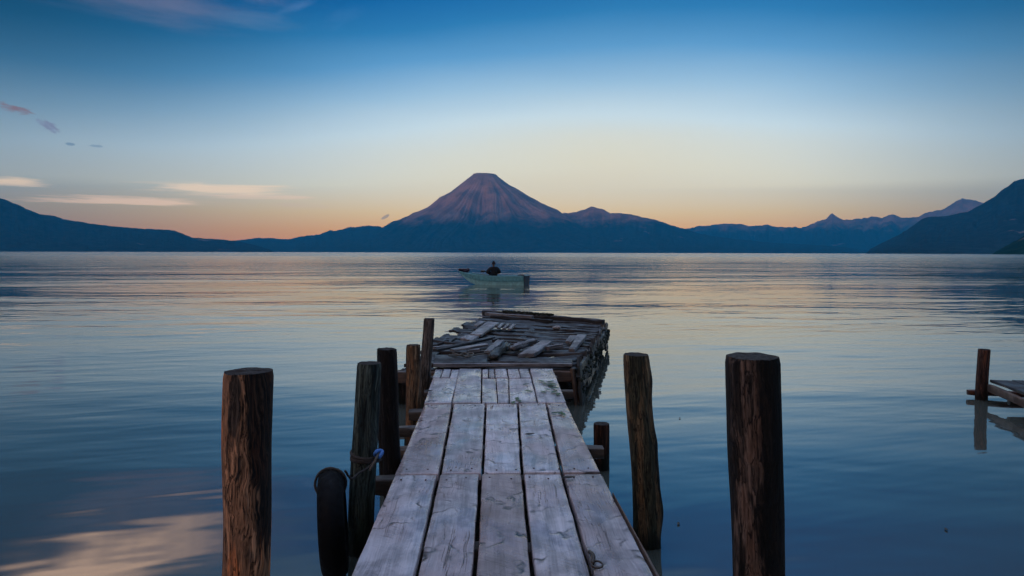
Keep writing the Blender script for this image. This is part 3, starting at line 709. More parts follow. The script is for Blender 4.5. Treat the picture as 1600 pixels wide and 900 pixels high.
mpost(994, 554, 1008, 800, 4.55, 43, m_p3, 'wavy mossy brown post standing against the right edge of the dock', 31, wlow=47, bumps=.11,
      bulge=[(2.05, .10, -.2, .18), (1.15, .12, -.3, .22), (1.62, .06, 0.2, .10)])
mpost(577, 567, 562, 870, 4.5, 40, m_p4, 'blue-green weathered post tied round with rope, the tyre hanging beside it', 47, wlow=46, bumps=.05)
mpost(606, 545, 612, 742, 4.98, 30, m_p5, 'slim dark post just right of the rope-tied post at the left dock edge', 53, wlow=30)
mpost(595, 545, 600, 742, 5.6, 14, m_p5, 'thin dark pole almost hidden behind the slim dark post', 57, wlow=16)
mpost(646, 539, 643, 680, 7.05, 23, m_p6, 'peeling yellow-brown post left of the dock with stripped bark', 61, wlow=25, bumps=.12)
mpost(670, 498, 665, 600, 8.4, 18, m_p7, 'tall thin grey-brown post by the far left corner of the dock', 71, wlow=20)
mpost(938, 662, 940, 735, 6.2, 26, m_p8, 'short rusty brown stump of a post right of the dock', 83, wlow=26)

# ---------------------------------------------------------------- rope and tyre
def tyre():
    # ring in its own plane, hung so that it is seen nearly edge-on
    c = P(521, 838, 4.15); c.z = .335
    R0, w = .335, .155
    ax = Vector((math.cos(R(11)), math.sin(R(11)), .05)).normalized()      # axle direction
    e2 = ax.cross(Vector((0, 0, 1))).normalized(); e3 = e2.cross(ax).normalized()
    prof = []
    for k in range(26):
        a = 2*math.pi*k/26; cx, cr = math.cos(a), math.sin(a)
        xx = math.copysign(abs(cx)**.85, cx)*w/2; rr = math.copysign(abs(cr)**.8, cr)*.085
        prof.append((xx, rr))
    V, Fc = [], []; n = 96; m = len(prof)
    for j in range(n):
        th = 2*math.pi*j/n; rd = e2*math.cos(th)+e3*math.sin(th)
        for k, (xx, rr) in enumerate(prof):
            q_ = R0-.085+rr
            if rr > .045:            # tread: grooves round the ring and notches across it
                if abs(xx) < .07: q_ -= .006*(1 if (int(abs(xx)*60) % 2) else 0)
                if j % 3 == 0 and abs(xx) > .04: q_ -= .006
            V.append(tuple(c+ax*xx+rd*q_))
    for j in range(n):
        for k in range(m): Fc.append((j*m+k, j*m+(k+1) % m, ((j+1) % n)*m+(k+1) % m, ((j+1) % n)*m+k))
    o = obj('tyre', V, Fc, M['rubber'], None, c)
    tag(o, 'worn black rubber tyre hung as a fender on the rope-tied post', 'tyre')
    return c, ax, e2, e3, R0
tc_, tax, te2, te3, tR = tyre()
def rope():
    root = tag(empty('rope', P(574, 712, 4.5)), 'frayed rope wound round the blue-green post and tied to the tyre', 'rope')
    c = P(571.5, 712, 4.5); parts = []
    for k in range(3):
        pts = []
        for i in range(30):
            a = 2*math.pi*i/30; rr = .092
            pts.append(c+Vector((math.cos(a)*rr, math.sin(a)*rr, (.018, -.004, -.026)[k]+.012*math.sin(a+k*1.3)-.010*math.cos(a))))
        parts.append(tube(pts, .011, 8, True, 60))
    V, Fc, U = merge(parts); obj('coil', V, Fc, M['rope_dark'], root, c)
    knot = P(591, 709, 4.42)
    pts = [knot+Vector((.022*math.cos(a)+.004*math.sin(3*a), .016*math.sin(2*a), .020*math.sin(a))) for a in [2*math.pi*i/24 for i in range(24)]]
    V, Fc, U = tube(pts, .012, 8, True); obj('knot', V, Fc, M['rope_blue'], root, knot)
    V, Fc, U = tube(smooth_path([knot, P(588, 716, 4.38), P(583, 726, 4.36), P(577, 735, 4.36)]), .008, 8, False, 60); obj('rope_end', V, Fc, M['rope'], root, knot)
    top = tc_+te3*(tR+.004)
    a = P(590, 716, 4.40)
    V, Fc, U = tube(smooth_path([a, P(575, 731, 4.36), P(561, 739, 4.3), P(549, 748, 4.22), top+tax*.09-te3*.02]), .007, 8, False, 60)
    obj('hanging_line', V, Fc, M['rope_dark'], root, a)
    # loop round the tyre
    loop = []
    for i in range(24):
        an = 2*math.pi*i/24; loop.append(tc_+te3*(tR-.085)+tax*math.cos(an)*.092+te3*math.sin(an)*.095+te2*.01*math.sin(2*an))
    V, Fc, U = tube(loop, .008, 8, True, 60); obj('tyre_loop', V, Fc, M['rope_dark'], root, top)
rope()

# ---------------------------------------------------------------- collapsed platform at the dock's end
FL, FR = Vector((-1.22, 8.86, DZ)), Vector((1.10, 8.90, DZ))
BL, BR = G(757, 491, DZ), G(943, 505, DZ)
plat = tag(empty('dock_platform', (0, 9, 0)), 'collapsed dark timber platform at the far end of the dock', 'platform')
def pp(u, v, z=0.0):
    p = FL.lerp(FR, u).lerp(BL.lerp(BR, u), v); p.z += z-.10*math.sin(math.pi*min(max(v, 0), 1))*(1-.8*min(max(u, 0), 1))+.03*math.sin(7*u+5*v)*min(1, 6*max(v, 0))*min(1, 6*max(1-v, 0)); return p
npl = 21; v0 = 0.0
random.seed(12)
for i in range(npl):
    v1 = (i+1)/npl; g_ = .004+.003*random.random()
    uo, ue = random.uniform(-.03, .03), 1+random.uniform(-.015, .02)
    if i in (5, 6): uo -= .05
    tl = random.uniform(-.06, .05); tr = random.uniform(-.035, .03)
    if i == 3: ue = .62
    quad = (pp(uo, v0+g_, tl-.01), pp(uo, v1-g_, tl+random.uniform(-.02, .02)), pp(ue, v1-g_, tr+random.uniform(-.015, .015)), pp(ue, v0+g_, tr))
    # a->b is across, a->d is along
    board('plank', quad, .045, M['old'], plat, rough=.010, warp=.035, wav=.03, ragged=.12, bev=.008)
    v0 = v1
board('plank', (pp(.66, 3/21+.004, -.05), pp(.66, 4/21, -.06), pp(1.0, 4/21, -.01), pp(1.0, 3/21+.004, -.01)), .045, M['old'], plat, rough=.006, ragged=.06)
# frame
for u in (.04, .5, .955):
    beam_o('beam', pp(u, .01, -.15), pp(u, .99, -.15), .15, .18, M['black'], plat, rough=.012)
beam_o('beam', pp(-.05, 0.004, -.13)+Vector((0, .02, 0)), pp(1.0, .004, -.13)+Vector((0, .02, 0)), .12, .15, M['brown'], plat, rough=.01)
beam_o('beam', pp(-.01, 1.0, .03), pp(1.0, 1.0, .01), .13, .14, M['old'], plat, rough=.014, roundness=.2)
beam_o('beam', pp(.03, .965, .055), pp(.45, .955, .045), .10, .07, M['grey'], plat, rough=.012)
beam_o('beam', pp(.10, .925, .05), pp(.62, .90, .03), .10, .06, M['old'], plat, rough=.012)
beam_o('beam', pp(.21, .001, .03), pp(.99, .012, .008), .06, .05, M['grey'], plat, rough=.006)
for (u, v) in ((.03, .02), (.5, .03), (.93, .02), (.985, .35), (.985, .7), (.97, .97), (.03, .97), (.0, .5)):
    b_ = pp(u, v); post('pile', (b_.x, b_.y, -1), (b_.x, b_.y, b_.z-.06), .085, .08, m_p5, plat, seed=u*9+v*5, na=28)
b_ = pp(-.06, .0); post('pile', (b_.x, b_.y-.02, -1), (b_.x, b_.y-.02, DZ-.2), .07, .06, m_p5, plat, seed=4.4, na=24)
# right side, hung with ragged boards
sdv = (BR-FR).normalized(); out = Vector((sdv.y, -sdv.x, 0)).normalized()
Ls = (BR-FR).length; s = -.02
random.seed(5)
while s < Ls:
    if random.random() < .45: s += .3; continue
    w_ = random.uniform(.14, .40); hgt = random.uniform(.20, .52)
    if s < .5: hgt = .5
    o_ = out*random.uniform(.02, .09); zt = DZ+random.uniform(-.06, .03)
    p0 = FR+sdv*s+o_; p1 = FR+sdv*min(s+w_, Ls+.02)+o_
    lo = out*random.uniform(-.03, .06)
    quad = (p0+Vector((0, 0, zt-DZ)), p1+Vector((0, 0, zt-DZ)), p1+lo+Vector((0, 0, zt-DZ-hgt)), p0+lo+sdv*random.uniform(-.05, .05)+Vector((0, 0, zt-DZ-hgt)))
    board('side_board', quad, .03, M['black'], plat, rough=.010, ragged=.22, wav=.035)
    s += w_*random.uniform(.8, 1.0)
board('side_board', (FR+Vector((.02, -.02, -.02)), FR+Vector((-.02, -.06, -.02)), FR+Vector((.05, -.06, -.50)), FR+Vector((.09, -.02, -.5))), .03, M['brown'], plat, rough=.006)

def lumps(name, pts, r, mat, parent=None, seed=0, squash=.7, sub=2, rough=.35):
    bm = bmesh.new()
    for i, p in enumerate(pts):
        rr = r*random.uniform(.6, 1.2)
        res = bmesh.ops.create_icosphere(bm, subdivisions=sub, radius=rr)
        for v in res['verts']:
            d = v.co.normalized(); k = 1+rough*fb(d.x*2+seed+i, d.y*2, d.z*2)
            v.co = Vector((v.co.x*k, v.co.y*k, v.co.z*k*squash))+Vector(p)
    V = [tuple(v.co) for v in bm.verts]; bm.verts.index_update(); Fc = [tuple(v.index for v in f.verts) for f in bm.faces]; bm.free()
    return obj(name, V, Fc, mat, parent, pts[0])
# moss: growth along the far beam and down the right side (part of the platform)
random.seed(21)
tag(lumps('moss', [pp(.18+.42*i/260+random.uniform(-.01, .01), 1.0+random.uniform(-.008, .008), .085+random.uniform(0, .035)) for i in range(260)], .028, M['moss'], plat, rough=.6), kind='stuff')
for lev in range(3):
    s = random.uniform(-.05, .2)
    while s < Ls-.3:
        L_ = random.uniform(.5, 1.9); o_ = out*random.uniform(.05, .12); zt = -.02-lev*.15+random.uniform(-.04, .04); h_ = random.uniform(.09, .15)
        p0 = FR+sdv*s+o_; p1 = FR+sdv*min(s+L_, Ls)+o_+Vector((0, 0, random.uniform(-.05, .04)))
        board('side_board', (p0+Vector((0, 0, zt)), p0+Vector((0, 0, zt-h_))+out*.03, p1+Vector((0, 0, zt-h_))+out*.02, p1+Vector((0, 0, zt))), .035, M['black'], plat, rough=.012, ragged=.12, wav=.03)
        s += L_*random.uniform(.9, 1.25)
tag(lumps('moss', [FR+sdv*(Ls*i/260)+out*(.10+.05*nz(i*.09, 3))+Vector((0, 0, -.22-.20*nz(i*.13, 1)-random.uniform(-.08, .08))) for i in range(260)], .035, M['moss'], plat, rough=.7), kind='stuff')
for i, (u_, v_) in enumerate(((-.03, .30), (-.04, .36), (-.02, .43), (-.05, .58), (-.03, .72))):
    board('plank', (pp(u_-.04, v_, .05), pp(u_+.10, v_+.01, .03), pp(u_+.11, v_+.05, .05), pp(u_-.02, v_+.045, .07)), .04, M['black'], plat, rough=.02, ragged=.12, wav=.03)

# loose boards lying on the platform: four corners given in the photo, z of each end
def Z2(x, y): return 640+x/5.0, 480+y/5.0
def loose(corners, zn, zf, th, mat, label, cat='board', name='broken_board', **kw):
    zs = (zn, zn, zf, zf)
    quad = [G(*Z2(*c), DZ+z) for c, z in zip(corners, zs)]
    kw.setdefault('rough', .006); kw.setdefault('ragged', .05); kw.setdefault('wav', .012); kw.setdefault('step', .04)
    return tag(board(name, quad, th, mat, None, **kw), label, cat, 'loose boards lying on the collapsed platform')
random.seed(33)
loose([(470, 208), (560, 214), (700, 118), (610, 110)], .05, .09, .035, M['grey'], 'pale grey wide board lying slantwise at the far left of the collapsed platform')
loose([(395, 240), (485, 258), (540, 222), (440, 215)], .05, .07, .035, M['grey'], 'short pale grey board just in front of the wide slanted board')
loose([(500, 138), (530, 145), (592, 110), (548, 105)], .07, .08, .03, M['grey'], 'small grey board end left of the wide slanted board')
loose([(680, 155), (702, 160), (742, 122), (718, 120)], .04, .05, .03, M['grey'], 'leftmost of three short pale slats near the moss-covered beam')
loose([(726, 160), (748, 165), (784, 127), (762, 125)], .04, .05, .03, M['grey'], 'middle one of three short pale slats near the moss-covered beam')
loose([(766, 165), (792, 169), (830, 131), (806, 129)], .04, .05, .03, M['grey'], 'rightmost of three short pale slats near the moss-covered beam')
loose([(578, 342), (626, 346), (738, 256), (684, 250)], .10, .17, .06, M['grey'], 'thick grey board propped up in the middle of the wreckage')
loose([(850, 365), (975, 360), (1112, 265), (1030, 260)], .07, .12, .05, M['grey'], 'broad grey board with a ragged near end beside the split log')
loose([(1244, 322), (1292, 328), (1384, 214), (1310, 212)], .06, .08, .05, M['grey'], 'pale grey board along the right edge of the collapsed platform')
loose([(1218, 262), (1262, 270), (1330, 216), (1252, 220)], .04, .06, .04, M['grey'], 'short pale board touching the inner side of the right edge board')
def stick(a, b, za, zb, w, h, mat, label, name='broken_board', cat='board', **kw):
    p0, p1 = G(*Z2(*a), DZ+za), G(*Z2(*b), DZ+zb)
    o = beam_o(name, p0, p1, w, h, mat, None, **kw); return tag(o, label, cat, 'loose boards lying on the collapsed platform')
stick((200, 338), (650, 238), .07, .10, .10, .04, M['old'], 'longest dark stick slanting across the left of the platform', rough=.008)
stick((330, 335), (600, 292), .06, .09, .13, .035, M['grey'], 'flat grey lath lying below the longest slanting stick', rough=.008)
stick((190, 318), (345, 300), .09, .07, .10, .035, M['grey'], 'short lath beside the tall thin post', rough=.008)
stick((190, 262), (400, 296), .11, .08, .06, .04, M['old'], 'dark lath crossing over the sticks beside the tall thin post', rough=.008)
stick((200, 300), (300, 262), .06, .12, .07, .04, M['old'], 'dark broken stick pointing up behind the tall thin post', rough=.008)
stick((455, 345), (545, 335), .06, .07, .05, .04, M['grey'], 'small splinter of wood left of the thick propped board', rough=.008)
stick((1070, 322), (1180, 300), .06, .08, .13, .06, M['grey'], 'crumbling lump of wood right of the broad ragged board', rough=.03)
stick((655, 262), (700, 250), .09, .10, .07, .05, M['old'], 'short dark stub behind the thick propped board', rough=.01)
# split log and the broken stump, round timbers
def log(a, b, za, zb, r, mat, label, seed):
    p0, p1 = G(*Z2(*a), DZ+za), G(*Z2(*b), DZ+zb)
    V, Fc, U = beam(p0, p1, r*2.2, r*1.5, seed=seed, rough=.035, roundness=.45)
    return tag(obj('log', V, Fc, mat, None, (p0+p1)/2, U), label, 'log')
log((800, 325), (975, 262), .06, .10, .052, M['grey'], 'split grey log lying in the middle of the wreckage', 3)
log((655, 395), (735, 300), .07, .08, .06, M['black'], 'dark splintered log stump in front of the thick propped board', 9)
log((740, 330), (770, 290), .05, .07, .04, M['black'], 'short dark log piece between the stump and the split log', 14)
board('plank', [G(*Z2(x, y), DZ+.055) for x, y in ((185, 432), (610, 432), (610, 366), (200, 372))], .05, M['old'], plat, rough=.006, ragged=.02)
board('plank', [G(*Z2(x, y), DZ+.03) for x, y in ((625, 420), (1270, 436), (1270, 405), (700, 392))], .04, M['old'], plat, rough=.006, ragged=.02)
st = G(*Z2(1150, 160), DZ+.05)
tag(lumps('stone', [st], .085, M['stone'], rough=.3, squash=.5, sub=3), 'small pale rounded stone resting on the far part of the platform', 'stone')
# frayed cord tangle
kp = G(*Z2(405, 372), DZ+.09); random.seed(4)
cpts = [kp+Vector((.13*math.cos(a*2.1)+.05*random.uniform(-1, 1), .12*math.sin(a*3.2), .015*math.sin(a*5))) for a in [i*.45 for i in range(14)]]
V, Fc, U = tube(smooth_path(cpts+[kp+Vector((.55, .25, .02))], 6), .010, 6, False, 40)
tag(obj('cord', V, Fc, M['rope'], None, kp), 'tangled pale cord lying on the front planks of the platform', 'cord')
kp = G(*Z2(1350, 380), DZ-.10)+out*.06; V, Fc, U = tube(smooth_path([kp+Vector((.01*math.sin(i), .12*math.cos(i*1.1), .10*math.sin(i*1.1))) for i in range(9)], 6), .014, 6, False, 40)
tag(obj('cord', V, Fc, M['rope'], None, kp), 'loop of pale cord hanging on the mossy right side of the platform', 'cord')

# ---------------------------------------------------------------- leaves, ring, floating bits
def leaf(p, s, ang, mat, curl=.25):
    ca, sa = math.cos(ang), math.sin(ang); V = []
    prof = [(-1, .0), (-.6, .28), (-.1, .38), (.45, .26), (1, 0)]
    for x, w in prof:
        for k in (-1, 0, 1):
            lx, ly = x*s, k*w*s; z = curl*s*(abs(k)*w*1.2+.4*x*x)+.003
            V.append((p.x+lx*ca-ly*sa, p.y+lx*sa+ly*ca, p.z+z))
    Fc = [(j*3+k, j*3+k+1, (j+1)*3+k+1, (j+1)*3+k) for j in range(4) for k in range(2)]
    o = obj('leaf', V, Fc, mat, None, p); m = o.modifiers.new('thickness', 'SOLIDIFY'); m.thickness = .001; return o
random.seed(9)
LP = [(845, 596), (851, 600), (857, 604), (862, 601), (860, 597), (855, 609), (866, 607), (866, 613), (822, 601), (826, 612), (808, 624), (802, 630), (812, 627), (872, 617), (868, 646), (876, 646), (880, 648), (849, 613), (864, 603)]
for i, (x, y) in enumerate(LP):
    lo = leaf(G(x, y, DZ+.006), random.uniform(.045, .075), random.uniform(0, 6), M['leaf'])
    tag(lo, 'small green leaf fallen on the wet planks at the right far end of the dock', 'leaf', 'green leaves scattered on the far dock planks')
for (x, y), lb in (((670, 612), 'dark curled leaf on the left edge of the farthest dock planks'), ((828, 680), 'dark dry leaf on the middle rows, fourth dock plank from the left'), ((889, 748), 'dark crumpled leaf at the joint of the two nearest rows of planks')):
    tag(leaf(G(x, y, DZ+.006), .05, .3, M['leaf_dry'], .5), lb, 'leaf', 'dark leaves on the dock')
for (x, y), lb in (((1062, 654), 'tiny dark leaf floating right of the mossy brown post'), ((1060, 819), 'tiny dark leaf floating close to the foot of the mossy brown post'), ((1478, 828), 'tiny dark leaf floating in open water at the lower right')):
    tag(leaf(G(x, y, .002), .028, 1.2, M['leaf_dry'], .3), lb, 'leaf', 'leaves floating on the lake')
rp = G(933, 882, DZ+.012)
ring = tag(empty('iron_ring', rp), 'small rusty iron ring lying beside a notch in the rightmost near plank', 'ring')
pts = [rp+Vector((.026*math.cos(a), .030*math.sin(a), .003*math.sin(a))) for a in [2*math.pi*i/24 for i in range(24)]]
V, Fc, U = tube(pts, .005, 8, True); obj('hoop', V, Fc, M['iron'], ring, rp)
a_ = G(921, 862, DZ+.010); V, Fc, U = tube(smooth_path([rp+Vector((-.02, .01, 0)), rp.lerp(a_, .5)+Vector((0, 0, .012)), a_]), .010, 8, rad=None); obj('staple', V, Fc, M['iron'], ring, rp)

# ---------------------------------------------------------------- second jetty at the right edge
jet = tag(empty('wooden_jetty', (6.8, 9.05, 0)), 'low neighbouring jetty entering at the right edge of the picture', 'jetty')
JZ = .30; t_ = P(1539, 546, 9.05); JX0, JX1, JY0, JY1 = t_.x+.03, 8.7, 4.6, 8.95
for i in range(7):
    x0 = JX0+(JX1-JX0)*i/7; x1 = JX0+(JX1-JX0)*(i+1)/7
    board('plank', (Vector((x0+.008, JY0, JZ)), Vector((x1-.008, JY0, JZ)), Vector((x1-.008, JY1+random.uniform(-.03, .03), JZ)), Vector((x0+.008, JY1+random.uniform(-.02, .03), JZ))), .028, M['old'], jet, warp=.01)
beam_o('bearer', (JX0-.01, JY0, JZ-.14), (JX0-.01, JY1-.03, JZ-.11), .05, .10, M['brown'], jet, rough=.006)
beam_o('bearer', (JX1-.1, JY0, JZ-.12), (JX1-.1, JY1-.03, JZ-.12), .07, .12, M['brown'], jet, rough=.006)
beam_o('crossbeam', (t_.x-.15, 9.15, .075), (JX1+.1, 9.12, .08), .07, .075, M['red'], jet, rough=.006, roundness=.5)
beam_o('crossbeam', (JX0-.02, JY1-.6, .12), (JX1+.1, JY1-.6, .12), .09, .09, M['black'], jet, rough=.006, roundness=.5)
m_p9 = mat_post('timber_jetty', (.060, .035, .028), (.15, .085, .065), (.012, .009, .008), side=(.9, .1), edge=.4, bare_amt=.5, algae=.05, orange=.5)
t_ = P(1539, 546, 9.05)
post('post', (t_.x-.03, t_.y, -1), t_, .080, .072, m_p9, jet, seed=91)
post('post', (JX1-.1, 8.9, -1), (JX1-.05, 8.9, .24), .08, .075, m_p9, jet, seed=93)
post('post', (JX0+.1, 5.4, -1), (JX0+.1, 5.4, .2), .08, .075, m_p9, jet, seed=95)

jet.rotation_euler = (0, 0, R(-14.5))
# ---------------------------------------------------------------- rowing boat
BC = G(771, 444.6, 0.0); BY = R(157)       # bow points left and away
def bl(x, y, z):                            # boat space: x forward, y to port
    return Vector((BC.x+x*math.cos(BY)-y*math.sin(BY), BC.y+x*math.sin(BY)+y*math.cos(BY), z))
boat = tag(empty('rowing_boat', BC), 'pale teal flat-bottomed rowing boat drifting on the open lake', 'boat')
def hull():
    # stations x, half beam at gunwale, half beam at chine, gunwale z, bottom z
    st_ = [(-2.15, .48, .38, .56, -.04), (-1.9, .52, .42, .55, -.07), (-1.2, .60, .50, .53, -.10), (-.4, .64, .54, .52, -.10), (.4, .62, .50, .54, -.08), (1.0, .54, .40, .60, -.02), (1.5, .42, .28, .65, .14), (1.9, .28, .17, .71, .38), (2.2, .15, .09, .76, .60), (2.3, .10, .06, .78, .68)]
    xs = np.linspace(-2.15, 2.3, 46); A = np.array(st_); I = [np.interp(xs, A[:, 0], A[:, k]) for k in range(1, 5)]
    def strip_(fn, n):
        V, Fc = [], []
        for j, x in enumerate(xs):
            for k in range(n): V.append(tuple(fn(j, x, k)))
        for j in range(len(xs)-1):
            for k in range(n-1): Fc.append((j*n+k, j*n+k+1, (j+1)*n+k+1, (j+1)*n+k))
        return V, Fc
    gb, cb, gz, bz = I
    # outer skin cross-section: port gunwale -> chine -> keel -> chine -> starboard gunwale, with a lapped strake
    def sec(j, inset=0.0, lift=0.0):
        G_, Cb, gz_, bz_ = gb[j]-inset, cb[j]-inset, gz[j], bz[j]+lift
        pts = []
        for t in (0, .25, .50, .52, .75, 1):
            y = G_+(Cb-G_)*t**1.3; z = gz_+(bz_-gz_)*t
            if t == .50: y += .012
            pts.append((y, z))
        return pts + [(Cb*.5, bz_-.01)] + [(0, bz_-.015)] + [(-Cb*.5, bz_-.01)] + [(-y, z) for y, z in reversed(pts)]
    n = 15
    S = [sec(j) for j in range(len(xs))]
    V, Fc = strip_(lambda j, x, k: bl(x, *S[j][k]), n)
    Fc.append(tuple(range(n))); Fc.append(tuple((len(xs)-1)*n+k for k in reversed(range(n))))
    o = obj('hull', V, Fc, M['hull'], boat, BC)
    o.data.materials.append(M['hull_light'])
    for f in o.data.polygons:
        js = {v % n for v in f.vertices}
        if len(f.vertices) == 4 and js <= {3, 4, 5} or len(f.vertices) == 4 and js <= {9, 10, 11}: f.material_index = 1
    wn(o)
    S2 = [sec(j, .03, .05) for j in range(len(xs))]
    V, Fc = strip_(lambda j, x, k: bl(x*.985, *S2[j][k]), n)
    V2 = [bl(x, *S2[0][k]) for k in range(n) for x in (xs[0]+.04,)]
    o = obj('inner_hull', V, [tuple(reversed(f)) for f in Fc], M['hull_in'], boat, BC)
    # gunwale rails
    for sgn in (1, -1):
        V, Fc, U = tube([bl(x, sgn*gb[j], gz[j]+.01) for j, x in enumerate(xs)], .028, 8); obj('gunwale', V, Fc, M['hull'], boat, BC)
    V, Fc, U = tube([bl(xs[-1]+.01, y, gz[-1]+.01) for y in (-.11, 0, .11)], .035, 8); obj('bow_cap', V, Fc, M['hull_dark'], boat, BC)
    # transom, the shade at the stern put into its dark colour
    o = board('transom', (bl(-2.17, -.40, -.03), bl(-2.17, .40, -.03), bl(-2.19, .48, .57), bl(-2.19, -.48, .57)), .04, M['hull_dark'], boat, bev=.004, rough=.001)
    for x, z in ((-1.3, .40), (-.02, .46), (1.15, .48)):
        w = np.interp(x, xs, gb)-.04
        board('thwart', (bl(x-.12, -w, z), bl(x+.12, -w, z), bl(x+.12, w, z), bl(x-.12, w, z)), .03, M['hull_in'], boat, bev=.004, rough=.001)
    board('foredeck', (bl(1.6, -.34, .66), bl(1.6, .34, .66), bl(2.26, .10, .76), bl(2.26, -.10, .76)), .03, M['hull'], boat, bev=.004)
hull()
random.seed(8)
tag(lumps('fishing_net', [bl(2.0+random.uniform(-.32, .30), random.uniform(-.12, .12), .80+random.uniform(0, .14)) for i in range(16)], .12, M['net'], None, rough=.5), 'dark heap of fishing net piled on the boat bow', 'net')
tag(lumps('sack', [bl(-1.75+random.uniform(-.2, .2), random.uniform(-.25, .25), .42+random.uniform(0, .12)) for i in range(10)], .17, M['cloth'], None, rough=.4), 'dark bundle lying in the stern of the boat', 'bundle')

def skin_body(name, bones, radii, mat, parent, mw, sub=2, root=0):
    me = bpy.data.meshes.new(name); names = list(radii); idx = {k: i for i, k in enumerate(names)}
    me.from_pydata([radii[k][0] for k in names], [(idx[a], idx[b]) for a, b in bones], []); me.materials.append(mat)
    o = bpy.data.objects.new(name, me); C.objects.link(o)
    m = o.modifiers.new('Skin', 'SKIN'); m.use_smooth_shade = True
    sv = me.skin_vertices[0].data if me.skin_vertices else None
    if sv is None:
        bm = bmesh.new(); bm.from_mesh(me); bm.verts.layers.skin.verify(); bm.to_mesh(me); bm.free(); sv = me.skin_vertices[0].data
    for i, k in enumerate(names):
        r = radii[k][1]; sv[i].radius = r if isinstance(r, tuple) else (r, r)
        sv[i].use_root = (i == root)
    s_ = o.modifiers.new('Subdivision', 'SUBSURF'); s_.levels = sub; s_.render_levels = sub
    dg = bpy.context.evaluated_depsgraph_get(); ev = o.evaluated_get(dg); nm = bpy.data.meshes.new_from_object(ev)
    bpy.data.objects.remove(o); nm.name = name
    o = bpy.data.objects.new(name, nm); C.objects.link(o)
    nm.polygons.foreach_set('use_smooth', [True]*len(nm.polygons))
    if parent: o.parent = parent
    else: o.matrix_world = mw
    return o
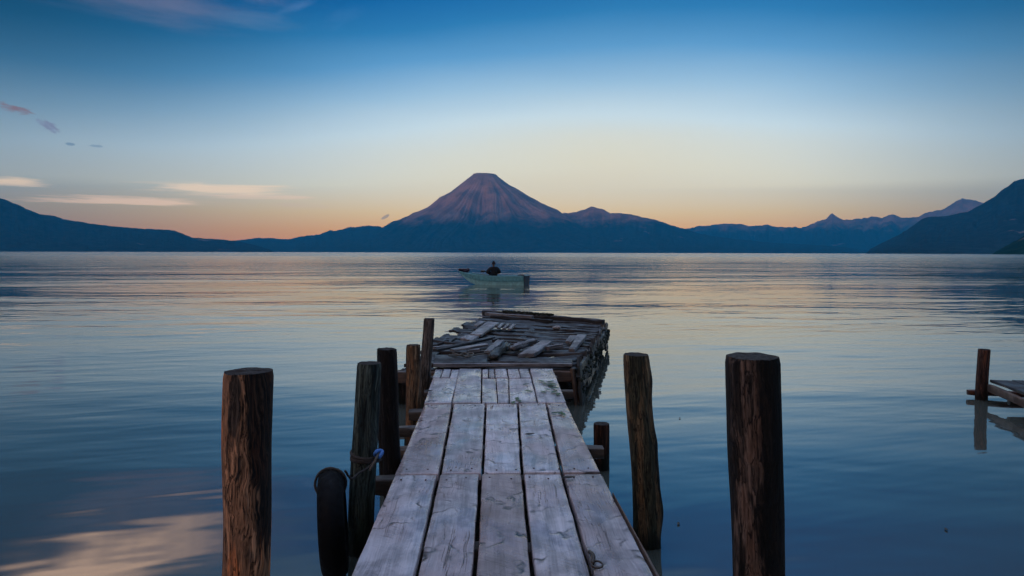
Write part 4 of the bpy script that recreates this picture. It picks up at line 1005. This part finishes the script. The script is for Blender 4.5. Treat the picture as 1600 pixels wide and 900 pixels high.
def person():
    seat = bl(-.02, 0, .46+.10)
    mw = Matrix.Translation(seat) @ Matrix.Rotation(R(18), 4, 'Z')     # facing away, a little to the left
    J = {'pelvis': ((0, 0, 0), (.15, .11)), 'waist': ((0, .0, .17), (.13, .10)), 'chest': ((0, .01, .36), (.165, .115)), 'collar': ((0, .01, .47), (.11, .08)), 'neck': ((0, .02, .54), .052), 'jaw': ((0, .045, .61), (.062, .07)), 'skull': ((0, .035, .70), (.078, .095)), 'crown': ((0, .03, .765), (.06, .075))}
    E = [('pelvis', 'waist'), ('waist', 'chest'), ('chest', 'collar'), ('collar', 'neck'), ('neck', 'jaw'), ('jaw', 'skull'), ('skull', 'crown')]
    for s_, t in ((-1, 'l'), (1, 'r')):
        J['sh'+t] = ((s_*.21, .01, .44), .066); J['el'+t] = ((s_*.42, .04, .19), .048); J['wr'+t] = ((s_*.13, .25, .17), .03); J['pa'+t] = ((s_*.07, .30, .175), (.038, .022))
        E += [('collar', 'sh'+t), ('sh'+t, 'el'+t), ('el'+t, 'wr'+t), ('wr'+t, 'pa'+t)]
        for f in range(4):
            b_ = 'f%d%s' % (f, t); J[b_] = ((s_*(.045-.006*f), .325-.012*f, .20-.022*f), .010); J[b_+'t'] = ((s_*(.012), .345-.012*f-.02, .195-.022*f), .008)
            E += [('pa'+t, b_), (b_, b_+'t')]
        J['th'+t] = ((s_*.075, .28, .215), .010); J['tt'+t] = ((s_*.035, .295, .235), .009); E += [('wr'+t, 'th'+t), ('th'+t, 'tt'+t)]
        J['hp'+t] = ((s_*.10, .03, -.02), .10); J['kn'+t] = ((s_*.16, .40, .03), .066); J['an'+t] = ((s_*.15, .46, -.37), .042); J['to'+t] = ((s_*.15, .60, -.42), (.045, .03))
        E += [('pelvis', 'hp'+t), ('hp'+t, 'kn'+t), ('kn'+t, 'an'+t), ('an'+t, 'to'+t)]
    body = skin_body('person', E, J, M['skin'], None, mw)
    # face: nose, ears, eye sockets pushed into the head of the same mesh
    bm = bmesh.new(); bm.from_mesh(body.data)
    for v in bm.verts:
        p = v.co
        if p.z > .58:
            def bulge(c, r, a):
                d = (p-Vector(c)).length
                if d < r: v.co += Vector((0, a*(1-d/r), 0))
            bulge((0, .12, .675), .04, .03); bulge((-.03, .12, .705), .028, -.01); bulge((.03, .12, .705), .028, -.01); bulge((0, .11, .63), .03, .008)
            for s_ in (-1, 1):
                d = (p-Vector((s_*.075, .03, .69))).length
                if d < .035: v.co.x += s_*.02*(1-d/.035)
    bm.to_mesh(body.data); bm.free()
    tag(body, 'person in dark clothes and peaked hat sitting in the middle of the boat', 'person')
    def sub(keys, grow):
        return {k: (J[k][0], tuple(q_+grow for q_ in J[k][1]) if isinstance(J[k][1], tuple) else (J[k][1]+grow,)*2) for k in keys}
    kk = ['pelvis', 'waist', 'chest', 'collar', 'neck'] + [a+t for t in 'lr' for a in ('sh', 'el', 'wr')]
    skin_body('jacket', [e for e in E if e[0] in kk and e[1] in kk], sub(kk, .075), M['cloth'], body, None)
    kk = ['pelvis'] + [a+t for t in 'lr' for a in ('hp', 'kn', 'an')]
    skin_body('trousers', [e for e in E if e[0] in kk and e[1] in kk], sub(kk, .016), M['trouser'], body, None)
    for t in 'lr':
        kk = ['an'+t, 'to'+t]; skin_body('shoe', [('an'+t, 'to'+t)], sub(kk, .012), M['cloth'], body, None)
    # hat: lathe
    V, Fc = [], []; n = 24
    for r, z in ((.150, .700), (.153, .708), (.118, .730), (.110, .775), (.092, .825), (.055, .880), (.018, .915)):
        for i in range(n): a = 2*math.pi*i/n; V.append((r*math.cos(a), .03+r*1.12*math.sin(a), z))
    for j in range(6):
        for i in range(n): Fc.append((j*n+i, j*n+(i+1) % n, (j+1)*n+(i+1) % n, (j+1)*n+i))
    Fc.append(tuple(range(6*n, 7*n)))
    me = bpy.data.meshes.new('hat'); me.from_pydata(V, [], Fc); me.materials.append(M['cloth']); me.polygons.foreach_set('use_smooth', [True]*len(Fc)); h = bpy.data.objects.new('hat', me); C.objects.link(h); h.parent = body
    # short paddle held across the body, its end showing on the left
    def w(p): return mw @ Vector(p)
    root = tag(empty('paddle', w((0, .34, .17))), 'short dark paddle held by the person in the boat', 'paddle')
    V, Fc, U = tube([w((.10, .335, .16)), w((-.20, .34, .175)), w((-.52, .34, .25))], .022, 8); obj('shaft', V, Fc, M['black'], root, w((0, .34, .17)))
    o = lumps('blade', [w((-.60, .34, .27))], .15, M['black'], root, squash=.45, rough=.05)
person()
